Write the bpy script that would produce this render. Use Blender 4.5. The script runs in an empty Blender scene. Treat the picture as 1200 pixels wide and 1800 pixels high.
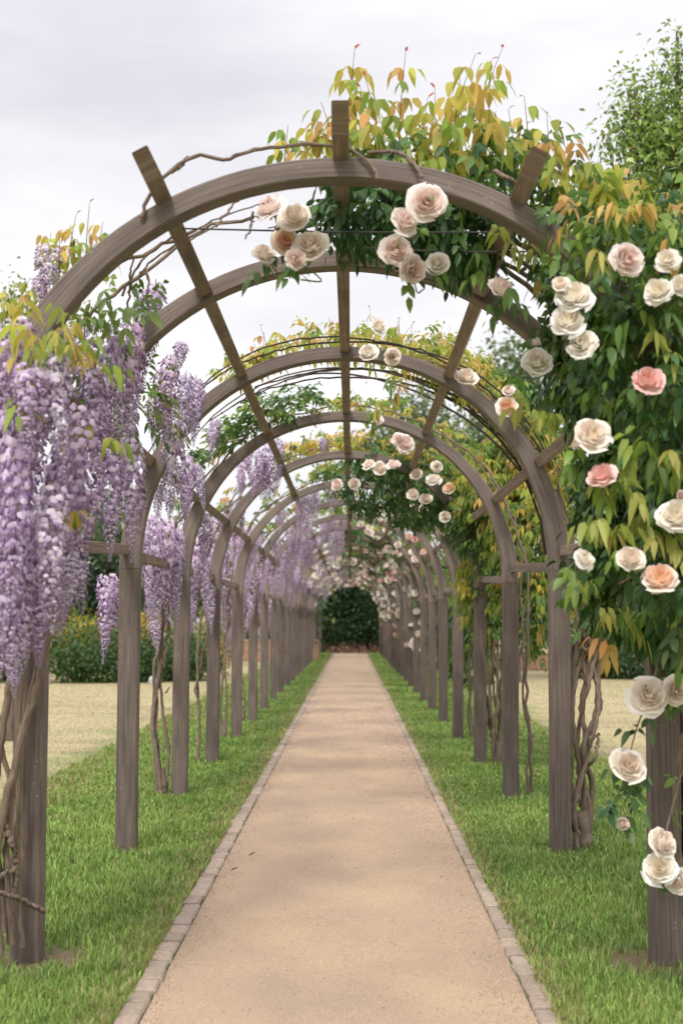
import bpy, math, random
import numpy as np
from mathutils import Matrix, Vector

rng = np.random.default_rng(7)
random.seed(7)
S = bpy.context.scene
C = S.collection
R = math.radians

# ------------------------------------------------------------------ camera
CAM_H, F_PX, PITCH, YAW, ROLL, CAM_X = 1.6, 2607.9, 0.0739, 0.0068, -0.0034, 0.05
cam_d = bpy.data.cameras.new('camera')
cam = bpy.data.objects.new('camera', cam_d)
C.objects.link(cam)
cam_d.sensor_fit = 'VERTICAL'
cam_d.sensor_height = 36.0
cam_d.lens = F_PX / 1800 * 36
cam_d.clip_end = 3000
cam_d.clip_start = 0.05
cam.matrix_world = (Matrix.Translation((CAM_X, 0, CAM_H)) @ Matrix.Rotation(YAW, 4, 'Z')
                    @ Matrix.Rotation(math.pi / 2 + PITCH, 4, 'X') @ Matrix.Rotation(-ROLL, 4, 'Z'))
cam_d.dof.use_dof = True
cam_d.dof.focus_distance = 9.3
cam_d.dof.aperture_fstop = 2.6
S.camera = cam

# ------------------------------------------------------------------ overcast sky + veiled sun
SUN_EL = R(46)
w = bpy.data.worlds.new('World')
S.world = w
w.use_nodes = True
nt = w.node_tree
for n in list(nt.nodes):
    nt.nodes.remove(n)


def node(t, k, **kw):
    n = t.nodes.new(k)
    for a, b in kw.items():
        setattr(n, a, b)
    return n


out = node(nt, 'ShaderNodeOutputWorld')
bg = node(nt, 'ShaderNodeBackground')
bg.inputs['Strength'].default_value = 0.1
sky = node(nt, 'ShaderNodeTexSky', sky_type='NISHITA')
sky.sun_disc = False
sky.sun_elevation = SUN_EL
sky.sun_rotation = R(194)
tc = node(nt, 'ShaderNodeTexCoord')
sep = node(nt, 'ShaderNodeSeparateXYZ')
nt.links.new(tc.outputs['Generated'], sep.inputs[0])
# overcast luminance: the zenith about three times the horizon
mr = node(nt, 'ShaderNodeMapRange', interpolation_type='SMOOTHSTEP')
mr.inputs['From Min'].default_value = 0.30
mr.inputs['From Max'].default_value = 0.85
mr.inputs['To Min'].default_value = 8.15
mr.inputs['To Max'].default_value = 17.5
nt.links.new(sep.outputs['Z'], mr.inputs['Value'])
mp = node(nt, 'ShaderNodeMapping')
mp.inputs['Scale'].default_value = (2.2, 2.2, 7.5)
mp.inputs['Location'].default_value = (0.35, 0.1, 0.62)
nt.links.new(tc.outputs['Generated'], mp.inputs['Vector'])
nz = node(nt, 'ShaderNodeTexNoise')
nz.inputs['Scale'].default_value = 1.0
nz.inputs['Detail'].default_value = 5.0
nz.inputs['Roughness'].default_value = 0.5
nt.links.new(mp.outputs[0], nz.inputs['Vector'])
cr = node(nt, 'ShaderNodeValToRGB')
cr.color_ramp.elements[0].position = 0.38
cr.color_ramp.elements[0].color = (0.70, 0.695, 0.75, 1)
cr.color_ramp.elements[1].position = 0.62
cr.color_ramp.elements[1].color = (1.0, 0.985, 0.99, 1)
nt.links.new(nz.outputs['Fac'], cr.inputs['Fac'])
vm = node(nt, 'ShaderNodeVectorMath', operation='SCALE')
nt.links.new(cr.outputs['Color'], vm.inputs[0])
nt.links.new(mr.outputs[0], vm.inputs['Scale'])
mx = node(nt, 'ShaderNodeMix', data_type='RGBA')
mx.inputs['Factor'].default_value = 0.95
nt.links.new(sky.outputs['Color'], mx.inputs['A'])
nt.links.new(vm.outputs[0], mx.inputs['B'])
nt.links.new(mx.outputs['Result'], bg.inputs['Color'])
nt.links.new(bg.outputs[0], out.inputs[0])

sun_d = bpy.data.lights.new('sun', 'SUN')
sun_d.energy = 1.9
sun_d.angle = R(14)
sun_d.color = (1.0, 0.96, 0.9)
sun = bpy.data.objects.new('sun', sun_d)
C.objects.link(sun)
sd = Vector((-0.25 * math.cos(SUN_EL), -0.97 * math.cos(SUN_EL), math.sin(SUN_EL)))   # behind the camera, a little to the left
sun.rotation_euler = sd.to_track_quat('Z', 'Y').to_euler()

S.view_settings.view_transform = 'Standard'
S.view_settings.look = 'None'
S.view_settings.gamma = 1.0
S.view_settings.use_curve_mapping = False
S.view_settings.exposure = 0.45
S.cycles.max_bounces = 6
S.cycles.diffuse_bounces = 4
S.cycles.glossy_bounces = 2
S.cycles.transmission_bounces = 4
S.cycles.caustics_reflective = False
S.cycles.caustics_refractive = False


# ------------------------------------------------------------------ helpers
def at(px, py, Y):
    """world point on the plane y=Y seen at that pixel of the 1200x1800 photograph"""
    x, y = px - 600.0, 900.0 - py
    c, s = math.cos(ROLL), math.sin(ROLL)
    x, y = x * c + y * s, -x * s + y * c
    d = Vector((x / F_PX, 1.0, y / F_PX))
    cp, sp = math.cos(PITCH), math.sin(PITCH)
    d = Vector((d.x, d.y * cp - d.z * sp, d.y * sp + d.z * cp))
    cy, sy = math.cos(YAW), math.sin(YAW)
    d = Vector((d.x * cy - d.y * sy, d.x * sy + d.y * cy, d.z))
    return np.array((CAM_X + d.x / d.y * Y, Y, CAM_H + d.z / d.y * Y))


def unit(a):
    return a / np.maximum(np.linalg.norm(a, axis=-1, keepdims=True), 1e-9)


WL = {}


def place(o, parent=None, loc=(0, 0, 0), rot=None, scale=None):
    C.objects.link(o)
    loc = Vector(loc)
    WL[o.name] = loc.copy()
    if parent is not None:
        o.parent = parent
        o.location = loc - WL[parent.name]
    else:
        o.location = loc
    if rot is not None:
        o.rotation_mode = 'QUATERNION'
        o.rotation_quaternion = rot
    if scale is not None:
        o.scale = scale if hasattr(scale, '__len__') else (scale,) * 3
    return o


def tag(o, label=None, cat=None, group=None, kind=None):
    if label: o['label'] = label
    if cat: o['category'] = cat
    if group: o['group'] = group
    if kind: o['kind'] = kind
    return o


def empty(name, loc, label, cat, group=None):
    o = bpy.data.objects.new(name, None)
    o.empty_display_size = 0.2
    place(o, None, loc)
    return tag(o, label, cat, group)


class MB:
    def __init__(s):
        s.V, s.F, s.Cc, s.U, s.n = [], [], [], [], 0

    def add(s, V, F, col=None, uv=None):
        V = np.asarray(V, float).reshape(-1, 3)
        if len(V) == 0: return
        for f in (F if isinstance(F, (list, tuple)) else [F]):
            f = np.asarray(f, int)
            if f.size: s.F.append(f + s.n)
        s.V.append(V)
        s.Cc.append(np.broadcast_to(np.asarray((1, 1, 1) if col is None else col, float), (len(V), 3)))
        s.U.append(np.zeros((len(V), 2)) if uv is None else np.asarray(uv, float))
        s.n += len(V)

    def mesh(s, name, mat, smooth=True):
        me = bpy.data.meshes.new(name)
        if s.n == 0: return me
        V = np.concatenate(s.V); Cc = np.concatenate(s.Cc); U = np.concatenate(s.U)
        me.vertices.add(len(V))
        me.vertices.foreach_set('co', V.astype(np.float32).ravel())
        lv = np.concatenate([f.ravel() for f in s.F])
        tot = np.concatenate([np.full(len(f), f.shape[1]) for f in s.F])
        me.loops.add(len(lv)); me.polygons.add(len(tot))
        me.loops.foreach_set('vertex_index', lv.astype(np.int32))
        me.polygons.foreach_set('loop_start', np.concatenate([[0], np.cumsum(tot)[:-1]]).astype(np.int32))
        me.polygons.foreach_set('loop_total', tot.astype(np.int32))
        me.polygons.foreach_set('use_smooth', np.full(len(tot), bool(smooth)))
        uvl = me.uv_layers.new(name='UVMap')
        uvl.data.foreach_set('uv', U[lv].astype(np.float32).ravel())
        ca = me.color_attributes.new('Col', 'FLOAT_COLOR', 'POINT')
        ca.data.foreach_set('color', np.concatenate([Cc, np.ones((len(Cc), 1))], 1).astype(np.float32).ravel())
        me.materials.append(mat)
        me.update(calc_edges=True)
        return me

    def build(s, name, mat, parent=None, smooth=True, origin=None):
        """link as one object; vertices are world coordinates; origin moves the object's own origin"""
        o0 = Vector(origin) if origin is not None else (WL[parent.name] if parent is not None else Vector((0, 0, 0)))
        s.V = [v - np.array(o0) for v in s.V]
        me = s.mesh(name, mat, smooth)
        return place(bpy.data.objects.new(name, me), parent, o0)


def sweep(mb, sec, O, A, B, caps=True, col=None, u0=0.0):
    """sec: k x 2 section; O, A, B: n x 3 origins and the two section axes"""
    sec = np.asarray(sec, float); k = len(sec)
    O, A, B = (np.asarray(a, float) for a in (O, A, B))
    n = len(O)
    if sec.ndim == 2: sec = np.broadcast_to(sec, (n, k, 2))
    k = sec.shape[1]
    s2 = np.concatenate([sec, sec[:, :1]], 1)
    V = O[:, None] + s2[..., :1] * A[:, None] + s2[..., 1:] * B[:, None]
    u = u0 + np.concatenate([[0], np.cumsum(np.linalg.norm(np.diff(O, axis=0), axis=1))])
    v = np.concatenate([[0], np.cumsum(np.linalg.norm(np.diff(s2[0], axis=0), axis=1))])
    uv = np.stack(np.broadcast_arrays(u[:, None], v[None]), -1).reshape(-1, 2)
    i = np.arange(n - 1)[:, None] * (k + 1); j = np.arange(k)[None]
    q = np.stack([i + j, i + j + 1, i + j + k + 2, i + j + k + 1], -1).reshape(-1, 4)
    mb.add(V.reshape(-1, 3), q, col, uv)
    if caps:
        for e, fl in ((0, True), (n - 1, False)):
            P = V[e, :k]
            f = np.arange(k)[None]
            mb.add(P, f[:, ::-1] if fl else f, col, sec[e] * np.array((0.05, 1)) + u0)


def rect(wd, ht, ch=0.006):
    a, b = wd / 2, ht / 2
    return np.array([(-a + ch, -b), (a - ch, -b), (a, -b + ch), (a, b - ch), (a - ch, b), (-a + ch, b), (-a, b - ch), (-a, -b + ch)])


def smooth_path(P, n):
    """Catmull-Rom through the points"""
    P = np.asarray(P, float)
    if len(P) < 3:
        t = np.linspace(0, 1, n)[:, None]
        return P[0] * (1 - t) + P[-1] * t
    Q = np.concatenate([[2 * P[0] - P[1]], P, [2 * P[-1] - P[-2]]])
    t = np.linspace(0, len(P) - 1 - 1e-6, n)
    i = t.astype(int); f = (t - i)[:, None]
    a, b, c, d = Q[i], Q[i + 1], Q[i + 2], Q[i + 3]
    return 0.5 * (2 * b + (c - a) * f + (2 * a - 5 * b + 4 * c - d) * f ** 2 + (3 * b - a - 3 * c + d) * f ** 3)


def tube(mb, P, r0, r1=None, n=None, k=7, wob=0.0, knots=0.0, col=None):
    n = n or max(4, len(P) * 5)
    Q = smooth_path(P, n)
    if wob: Q[1:-1] += rng.normal(0, wob, (n - 2, 3))
    r1 = r0 if r1 is None else r1
    r = np.linspace(r0, r1, n)
    if knots: r = r * (1 + knots * np.maximum(0, rng.normal(0, 1, n)))
    T = unit(np.gradient(Q, axis=0))
    ref = np.array((0.31, 0.9, 0.12)); A = unit(np.cross(T, ref)); B = np.cross(T, A)
    a = np.linspace(0, 2 * np.pi, k, endpoint=False)
    lump = 1 + 0.12 * np.sin(3 * a + rng.uniform(0, 6))
    sec = np.stack([np.cos(a) * lump, np.sin(a) * lump], -1)[None] * r[:, None, None]
    sweep(mb, sec, Q, A, B, True, col)
    return Q


# ------------------------------------------------------------------ materials
def mat_base(name):
    m = bpy.data.materials.new(name)
    m.use_nodes = True
    t = m.node_tree
    b = t.nodes['Principled BSDF']
    return m, t, b


def link(t, a, b): t.links.new(a, b)


def m_wood(name='weathered_wood', gain=1.0, warm=1.0):
    m, t, b = mat_base(name)
    uv = node(t, 'ShaderNodeUVMap', uv_map='UVMap')
    oi = node(t, 'ShaderNodeObjectInfo')
    ad = node(t, 'ShaderNodeVectorMath', operation='ADD')
    link(t, uv.outputs[0], ad.inputs[0]); link(t, oi.outputs['Random'], ad.inputs[1])
    mp = node(t, 'ShaderNodeMapping'); mp.inputs['Scale'].default_value = (2.5, 90, 1)
    link(t, ad.outputs[0], mp.inputs[0])
    n1 = node(t, 'ShaderNodeTexNoise'); n1.inputs['Scale'].default_value = 1; n1.inputs['Detail'].default_value = 6; n1.inputs['Distortion'].default_value = 0.4
    link(t, mp.outputs[0], n1.inputs['Vector'])
    mp2 = node(t, 'ShaderNodeMapping'); mp2.inputs['Scale'].default_value = (3.2, 9, 1)
    link(t, ad.outputs[0], mp2.inputs[0])
    n2 = node(t, 'ShaderNodeTexNoise'); n2.inputs['Scale'].default_value = 1; n2.inputs['Detail'].default_value = 4
    link(t, mp2.outputs[0], n2.inputs['Vector'])
    cr = node(t, 'ShaderNodeValToRGB')
    e = cr.color_ramp.elements
    e[0].position = 0.25; e[0].color = (0.105, 0.082, 0.071, 1)
    e[1].position = 0.75; e[1].color = (0.27, 0.222, 0.192, 1)
    link(t, n1.outputs['Fac'], cr.inputs[0])
    mix = node(t, 'ShaderNodeMix', data_type='RGBA', blend_type='MULTIPLY'); mix.inputs['Factor'].default_value = 0.8
    cr2 = node(t, 'ShaderNodeValToRGB'); e = cr2.color_ramp.elements
    e[0].position = 0.32; e[0].color = (0.66, 0.62, 0.62, 1); e[1].position = 0.68; e[1].color = (1.12, 1.08, 1.05, 1)
    link(t, n2.outputs['Fac'], cr2.inputs[0])
    link(t, cr.outputs[0], mix.inputs['A']); link(t, cr2.outputs[0], mix.inputs['B'])
    # pale lichen specks and knots
    vo = node(t, 'ShaderNodeTexVoronoi'); vo.inputs['Scale'].default_value = 26
    link(t, ad.outputs[0], vo.inputs['Vector'])
    lt = node(t, 'ShaderNodeMath', operation='LESS_THAN'); lt.inputs[1].default_value = 0.13
    link(t, vo.outputs['Distance'], lt.inputs[0])
    gt = node(t, 'ShaderNodeMath', operation='GREATER_THAN'); gt.inputs[1].default_value = 0.56
    link(t, n2.outputs['Fac'], gt.inputs[0])
    ml = node(t, 'ShaderNodeMath', operation='MULTIPLY'); link(t, lt.outputs[0], ml.inputs[0]); link(t, gt.outputs[0], ml.inputs[1])
    mk = node(t, 'ShaderNodeMath', operation='MULTIPLY'); link(t, ml.outputs[0], mk.inputs[0]); mk.inputs[1].default_value = 0.6
    mx2 = node(t, 'ShaderNodeMix', data_type='RGBA'); link(t, mk.outputs[0], mx2.inputs['Factor'])
    link(t, mix.outputs['Result'], mx2.inputs['A']); mx2.inputs['B'].default_value = (0.42, 0.39, 0.35, 1)
    # each timber weathers a little differently
    hv = node(t, 'ShaderNodeHueSaturation'); mrr = node(t, 'ShaderNodeMapRange'); mrr.inputs['To Min'].default_value = 0.85 * gain; mrr.inputs['To Max'].default_value = 1.18 * gain; hv.inputs['Saturation'].default_value = warm
    link(t, oi.outputs['Random'], mrr.inputs['Value']); link(t, mrr.outputs[0], hv.inputs['Value'])
    link(t, mx2.outputs['Result'], hv.inputs['Color'])
    link(t, hv.outputs[0], b.inputs['Base Color'])
    b.inputs['Roughness'].default_value = 0.75
    bp = node(t, 'ShaderNodeBump'); bp.inputs['Strength'].default_value = 0.45; bp.inputs['Distance'].default_value = 0.004
    link(t, n1.outputs['Fac'], bp.inputs['Height']); link(t, bp.outputs[0], b.inputs['Normal'])
    return m


def m_leaf(name, rough=0.5, trans=0.35, spec=0.3, tcol=1.25):
    m, t, b = mat_base(name)
    at_ = node(t, 'ShaderNodeAttribute', attribute_name='Col')
    b.inputs['Roughness'].default_value = rough
    b.inputs['Specular IOR Level'].default_value = spec
    link(t, at_.outputs['Color'], b.inputs['Base Color'])
    tr = node(t, 'ShaderNodeBsdfTranslucent')
    sc = node(t, 'ShaderNodeVectorMath', operation='SCALE'); sc.inputs['Scale'].default_value = tcol
    link(t, at_.outputs['Color'], sc.inputs[0]); link(t, sc.outputs[0], tr.inputs['Color'])
    mx = node(t, 'ShaderNodeMixShader'); mx.inputs[0].default_value = trans
    link(t, b.outputs[0], mx.inputs[1]); link(t, tr.outputs[0], mx.inputs[2])
    link(t, mx.outputs[0], t.nodes['Material Output'].inputs['Surface'])
    return m


def m_bark(name, c0, c1, scale=(14, 160)):
    m, t, b = mat_base(name)
    uv = node(t, 'ShaderNodeUVMap', uv_map='UVMap')
    mp = node(t, 'ShaderNodeMapping'); mp.inputs['Scale'].default_value = (*scale, 1)
    link(t, uv.outputs[0], mp.inputs[0])
    n1 = node(t, 'ShaderNodeTexNoise'); n1.inputs['Scale'].default_value = 1; n1.inputs['Detail'].default_value = 5
    link(t, mp.outputs[0], n1.inputs['Vector'])
    cr = node(t, 'ShaderNodeValToRGB'); e = cr.color_ramp.elements
    e[0].position = 0.3; e[0].color = (*c0, 1); e[1].position = 0.72; e[1].color = (*c1, 1)
    link(t, n1.outputs['Fac'], cr.inputs[0]); link(t, cr.outputs[0], b.inputs['Base Color'])
    b.inputs['Roughness'].default_value = 0.85
    bp = node(t, 'ShaderNodeBump'); bp.inputs['Strength'].default_value = 0.6; bp.inputs['Distance'].default_value = 0.006
    link(t, n1.outputs['Fac'], bp.inputs['Height']); link(t, bp.outputs[0], b.inputs['Normal'])
    return m


def m_path():
    m, t, b = mat_base('gravel_path')
    tc = node(t, 'ShaderNodeTexCoord')
    n1 = node(t, 'ShaderNodeTexNoise'); n1.inputs['Scale'].default_value = 160; n1.inputs['Detail'].default_value = 3
    mp = node(t, 'ShaderNodeMapping'); mp.inputs['Scale'].default_value = (0.9, 0.55, 1)
    n2 = node(t, 'ShaderNodeTexNoise'); n2.inputs['Scale'].default_value = 1.6; n2.inputs['Detail'].default_value = 6
    n3 = node(t, 'ShaderNodeTexVoronoi'); n3.inputs['Scale'].default_value = 95
    for n in (n1, n3): link(t, tc.outputs['Object'], n.inputs['Vector'])
    link(t, tc.outputs['Object'], mp.inputs[0]); link(t, mp.outputs[0], n2.inputs['Vector'])
    cr = node(t, 'ShaderNodeValToRGB'); e = cr.color_ramp.elements
    e[0].position = 0.3; e[0].color = (0.325, 0.238, 0.165, 1); e[1].position = 0.72; e[1].color = (0.55, 0.428, 0.31, 1)
    link(t, n1.outputs['Fac'], cr.inputs[0])
    cr2 = node(t, 'ShaderNodeValToRGB'); e = cr2.color_ramp.elements
    e[0].position = 0.3; e[0].color = (0.82, 0.80, 0.82, 1); e[1].position = 0.7; e[1].color = (1.14, 1.09, 1.0, 1)
    link(t, n2.outputs['Fac'], cr2.inputs[0])
    mx = node(t, 'ShaderNodeMix', data_type='RGBA', blend_type='MULTIPLY'); mx.inputs['Factor'].default_value = 1
    link(t, cr.outputs[0], mx.inputs['A']); link(t, cr2.outputs[0], mx.inputs['B'])
    # pinkish stones among the buff
    mx2 = node(t, 'ShaderNodeMix', data_type='RGBA'); lt = node(t, 'ShaderNodeMath', operation='GREATER_THAN'); lt.inputs[1].default_value = 0.78
    link(t, n3.outputs['Color'], lt.inputs[0]); mm = node(t, 'ShaderNodeMath', operation='MULTIPLY'); mm.inputs[1].default_value = 0.45
    link(t, lt.outputs[0], mm.inputs[0]); link(t, mm.outputs[0], mx2.inputs['Factor'])
    link(t, mx.outputs['Result'], mx2.inputs['A']); mx2.inputs['B'].default_value = (0.42, 0.29, 0.24, 1)
    link(t, mx2.outputs['Result'], b.inputs['Base Color'])
    b.inputs['Roughness'].default_value = 0.95; b.inputs['Specular IOR Level'].default_value = 0.15
    bp = node(t, 'ShaderNodeBump'); bp.inputs['Strength'].default_value = 0.7; bp.inputs['Distance'].default_value = 0.006
    link(t, n1.outputs['Fac'], bp.inputs['Height']); link(t, bp.outputs[0], b.inputs['Normal'])
    return m


def m_attr(name, rough=0.9, nscale=60, amt=0.25, bump=0.4, spec=0.2):
    """colour from the attribute, broken up by fine noise"""
    m, t, b = mat_base(name)
    a = node(t, 'ShaderNodeAttribute', attribute_name='Col')
    tc = node(t, 'ShaderNodeTexCoord')
    n1 = node(t, 'ShaderNodeTexNoise'); n1.inputs['Scale'].default_value = nscale; n1.inputs['Detail'].default_value = 4
    link(t, tc.outputs['Object'], n1.inputs['Vector'])
    mr = node(t, 'ShaderNodeMapRange'); mr.inputs['From Min'].default_value = 0.25; mr.inputs['From Max'].default_value = 0.75
    mr.inputs['To Min'].default_value = 1 - amt; mr.inputs['To Max'].default_value = 1 + amt
    link(t, n1.outputs['Fac'], mr.inputs['Value'])
    sc = node(t, 'ShaderNodeVectorMath', operation='SCALE'); link(t, a.outputs['Color'], sc.inputs[0]); link(t, mr.outputs[0], sc.inputs['Scale'])
    link(t, sc.outputs[0], b.inputs['Base Color'])
    b.inputs['Roughness'].default_value = rough; b.inputs['Specular IOR Level'].default_value = spec
    bp = node(t, 'ShaderNodeBump'); bp.inputs['Strength'].default_value = bump; bp.inputs['Distance'].default_value = 0.01
    link(t, n1.outputs['Fac'], bp.inputs['Height']); link(t, bp.outputs[0], b.inputs['Normal'])
    return m


M_WOOD = m_wood()
M_POST = m_wood('weathered_post_wood', 0.70, 1.1)
M_BATTEN = m_wood('pale_batten_wood', 1.3, 1.12)
M_LEAF = m_leaf('leaf', 0.42, 0.3, 0.4)
M_YOUNG = m_leaf('young_leaf', 0.45, 0.45, 0.3)
M_PETAL = m_leaf('petal', 0.6, 0.22, 0.15, 1.02)
M_FLORET = m_leaf('floret', 0.6, 0.3, 0.15, 1.1)
M_GRASS = m_leaf('grass_blade', 0.5, 0.3, 0.2)
M_VINE = m_bark('vine_bark', (0.085, 0.058, 0.042), (0.30, 0.225, 0.165))
M_CANE = m_bark('dark_cane', (0.03, 0.022, 0.02), (0.085, 0.06, 0.05))
M_TRUNK = m_bark('tree_bark', (0.06, 0.042, 0.032), (0.19, 0.14, 0.11), (5, 40))
M_PATH = m_path()
M_BRICK = m_attr('brick', 0.9, 45, 0.22, 0.5)
M_GROUND = m_attr('turf', 0.95, 40, 0.3, 0.6)
M_STONE = m_attr('stone', 0.9, 30, 0.2, 0.4)
M_WIRE = m_attr('wire', 0.5, 30, 0.1, 0.0, 0.4)

# ------------------------------------------------------------------ ground, path, kerb
YA, YB, YP = 6.18, 7.74, 7.16
ARCH_Y = [YA, YB, 10.48, 13.71, 16.91, 20.42, 23.72, 26.85]
while ARCH_Y[-1] < 72.5: ARCH_Y.append(ARCH_Y[-1] + 3.19)
POST_Y = [YP] + ARCH_Y[2:]
RO, ZC = 1.582, CAM_H + 0.37
END_Y = 75.5


def vnoise(x, y, s, seed=0):
    """cheap smooth value noise"""
    r = np.random.default_rng(seed).random((64, 64))
    X, Y = np.asarray(x) * s, np.asarray(y) * s
    i, j = np.floor(X).astype(int), np.floor(Y).astype(int)
    f, g = X - i, Y - j
    f, g = f * f * (3 - 2 * f), g * g * (3 - 2 * g)
    a = lambda p, q: r[p % 64, q % 64]
    return (a(i, j) * (1 - f) + a(i + 1, j) * f) * (1 - g) + (a(i, j + 1) * (1 - f) + a(i + 1, j + 1) * f) * g


def fbm(x, y, s, seed=0):
    return (vnoise(x, y, s, seed) + 0.5 * vnoise(x, y, 2.1 * s, seed + 1) + 0.25 * vnoise(x, y, 4.3 * s, seed + 2)) / 1.75


PX0, PX1 = -0.785, 0.80        # gravel edges
KW = 0.105


def bare(x, y):
    """bare soil worn round the feet of the posts"""
    m = np.zeros_like(x)
    for py in POST_Y[:6]:
        for sx in (-1, 1):
            rr = (0.46 if py == YP else 0.2)
            cx = sx * (1.51 + (-0.08 if py == YP else 0.0))
            d = np.hypot(x - cx, (y - py) * 0.8) / rr
            m = np.maximum(m, np.clip(1.35 - d - 0.5 * fbm(x, y, 9, 5), 0, 1))
    return m


def dry(x, y):
    """0 green strip beside the path, 1 dry mown lawn"""
    a = np.abs(x)
    return np.clip((a - 2.45 + 1.1 * (fbm(x, y, 1.1, 11) - 0.5)) / 1.0, 0, 1)


def turf_col(x, y):
    d = dry(x, y)[..., None]; b = bare(x, y)[..., None]
    n = fbm(x, y, 0.9, 3)[..., None]; n2 = fbm(x * 0.6, y * 3, 0.55, 23)[..., None]
    g = np.array((0.085, 0.155, 0.03)) * (0.7 + 0.6 * n)
    s = np.array((0.39, 0.325, 0.19)) * (0.74 + 0.52 * n2)
    stripe = np.clip(4 * (n2 - 0.56), 0, 1) * 0.6
    s = s * (1 - stripe) + np.array((0.24, 0.26, 0.09)) * stripe
    c = g * (1 - d) + s * d
    return c * (1 - b) + np.array((0.16, 0.105, 0.07)) * b


def sheet(xs, ys, z, name, mat, colf, zf=None):
    X, Y = np.meshgrid(xs, ys)
    Z = np.full_like(X, z) + (zf(X, Y) if zf else 0)
    n, m_ = X.shape
    i = np.arange(n - 1)[:, None] * m_; j = np.arange(m_ - 1)[None]
    q = np.stack([i + j, i + j + 1, i + j + m_ + 1, i + j + m_], -1).reshape(-1, 4)
    mb = MB(); mb.add(np.stack([X, Y, Z], -1).reshape(-1, 3), q, colf(X, Y).reshape(-1, 3))
    return tag(mb.build(name, mat), kind='structure')


sheet(np.linspace(-700, 700, 29), np.linspace(-200, 1500, 35), -0.03, 'ground', M_GROUND,
      lambda x, y: np.broadcast_to(np.array((0.22, 0.19, 0.09)), x.shape + (3,)))
sheet(np.arange(-24, 24.05, 0.16), np.arange(1.5, 60, 0.16), -0.004, 'lawn', M_GROUND, turf_col)
sheet(np.linspace(PX0, PX1, 12), np.linspace(1.0, END_Y, 200), 0.004, 'path', M_PATH,
      lambda x, y: np.ones(x.shape + (3,)), lambda x, y: 0.012 * (1 - ((x + 0.02) / 0.8) ** 2) + 0.004 * (fbm(x, y, 2, 9) - 0.5))

for side, x0 in ((-1, PX0 - KW), (1, PX1)):
    mb = MB()
    y = 1.5
    while y < END_Y:
        ln = rng.uniform(0.185, 0.225)
        c = np.array((0.37, 0.29, 0.228)) * rng.uniform(0.82, 1.1) * (1 + rng.normal(0, 0.015, 3))
        zz = 0.001 + rng.normal(0, 0.004); dx = rng.normal(0, 0.004)
        ya, yb = y + 0.004, y + ln - 0.004
        sec = rect(KW - 0.008, 0.08, 0.009)
        tw = rng.normal(0, 0.004)
        O = [(x0 + KW / 2 + dx - tw, ya, zz - 0.025), (x0 + KW / 2 + dx - tw * 0.9, ya + 0.008, zz - 0.02), (x0 + KW / 2 + dx + tw * .9, yb - 0.008, zz - 0.02), (x0 + KW / 2 + dx + tw, yb, zz - 0.025)]
        sweep(mb, sec, O, np.tile((1, 0, 0), (4, 1)), np.tile((0, 0, 1), (4, 1)), True, c)
        y += ln
    tag(mb.build('kerb', M_BRICK, smooth=False), kind='structure')


# grass: real blades, one object each for the green strips and the dry lawn
def blades(n, ylo, yhi, xfun, hfun, colf, name, wmul=1.0):
    u = rng.random(n)
    Y = ylo * (yhi / ylo) ** u
    X = xfun(n, Y)
    keep = rng.random(n) > bare(X, Y) * 1.1
    X, Y = X[keep], Y[keep]; n = len(X)
    h = hfun(X, Y) * rng.uniform(0.55, 1.25, n)
    wd = 0.0026 * wmul * np.maximum(1, Y / 6.5) * rng.uniform(0.7, 1.4, n)
    a = rng.uniform(0, 2 * np.pi, n) + 2 * fbm(X, Y, 2.5, 31)
    lean = np.abs(rng.normal(0.35, 0.3, n)) + 0.1
    d = np.stack([np.cos(a), np.sin(a), np.zeros(n)], -1)
    s = np.stack([-np.sin(a), np.cos(a), np.zeros(n)], -1)
    P = np.stack([X, Y, np.full(n, -0.006)], -1)
    up = np.array((0, 0, 1.0))
    mid = P + up * (h * 0.6)[:, None] + d * (h * lean * 0.35)[:, None]
    tip = P + up * (h * (1 - 0.25 * lean))[:, None] + d * (h * lean)[:, None]
    V = np.stack([P - s * wd[:, None], P + s * wd[:, None], mid + s * (wd * 0.8)[:, None], mid - s * (wd * 0.8)[:, None], tip], 1)
    i = np.arange(n)[:, None] * 5
    c = colf(X, Y, n)
    mb = MB(); mb.add(V.reshape(-1, 3), [i + np.array((0, 1, 2, 3)), i + np.array((3, 2, 4))], np.repeat(c, 5, 0))
    o = mb.build(name, M_GRASS)
    return o


def gx(n, Y):
    s = np.where(rng.random(n) < 0.5, -1, 1)
    a = 0.87 + 2.1 * rng.random(n) ** 1.15
    return np.where(s < 0, -a - 0.015, a + 0.005)


def gcol(X, Y, n):
    f = fbm(X, Y, 1.3, 3)[:, None]; r = rng.random((n, 1))
    c = np.array((0.14, 0.25, 0.052)) * (1 - f) + np.array((0.295, 0.395, 0.095)) * f
    c = c * (0.5 + 1.0 * r) + (r > 0.86) * np.array((0.07, 0.06, 0.05))  # pale sheen painted into the colour of the brightest blades
    edge = np.clip(1.4 - (np.abs(X + 0.025) - 0.87) / 0.16, 0, 1)[:, None]
    straw = (rng.random((n, 1)) < 0.09 + 0.5 * dry(X, Y)[:, None] + 0.32 * edge + 0.25 * np.clip((np.abs(X)[:, None] - 2.0), 0, 1) * fbm(X, Y, 1.7, 41)[:, None])
    return np.where(straw, np.array((0.40, 0.34, 0.16)) * (0.6 + 0.6 * r), c)


tag(blades(430000, 5.3, 75, gx, lambda X, Y: 0.045 + 0.06 * fbm(X, Y, 1.6, 3) * fbm(X, Y, 7, 77) * 1.6, gcol, 'grass'), kind='stuff')


def dx_(n, Y):
    s = np.where(rng.random(n) < 0.5, -1, 1)
    return s * (2.5 + np.minimum(Y * 0.30, 9) * rng.random(n))


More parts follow.
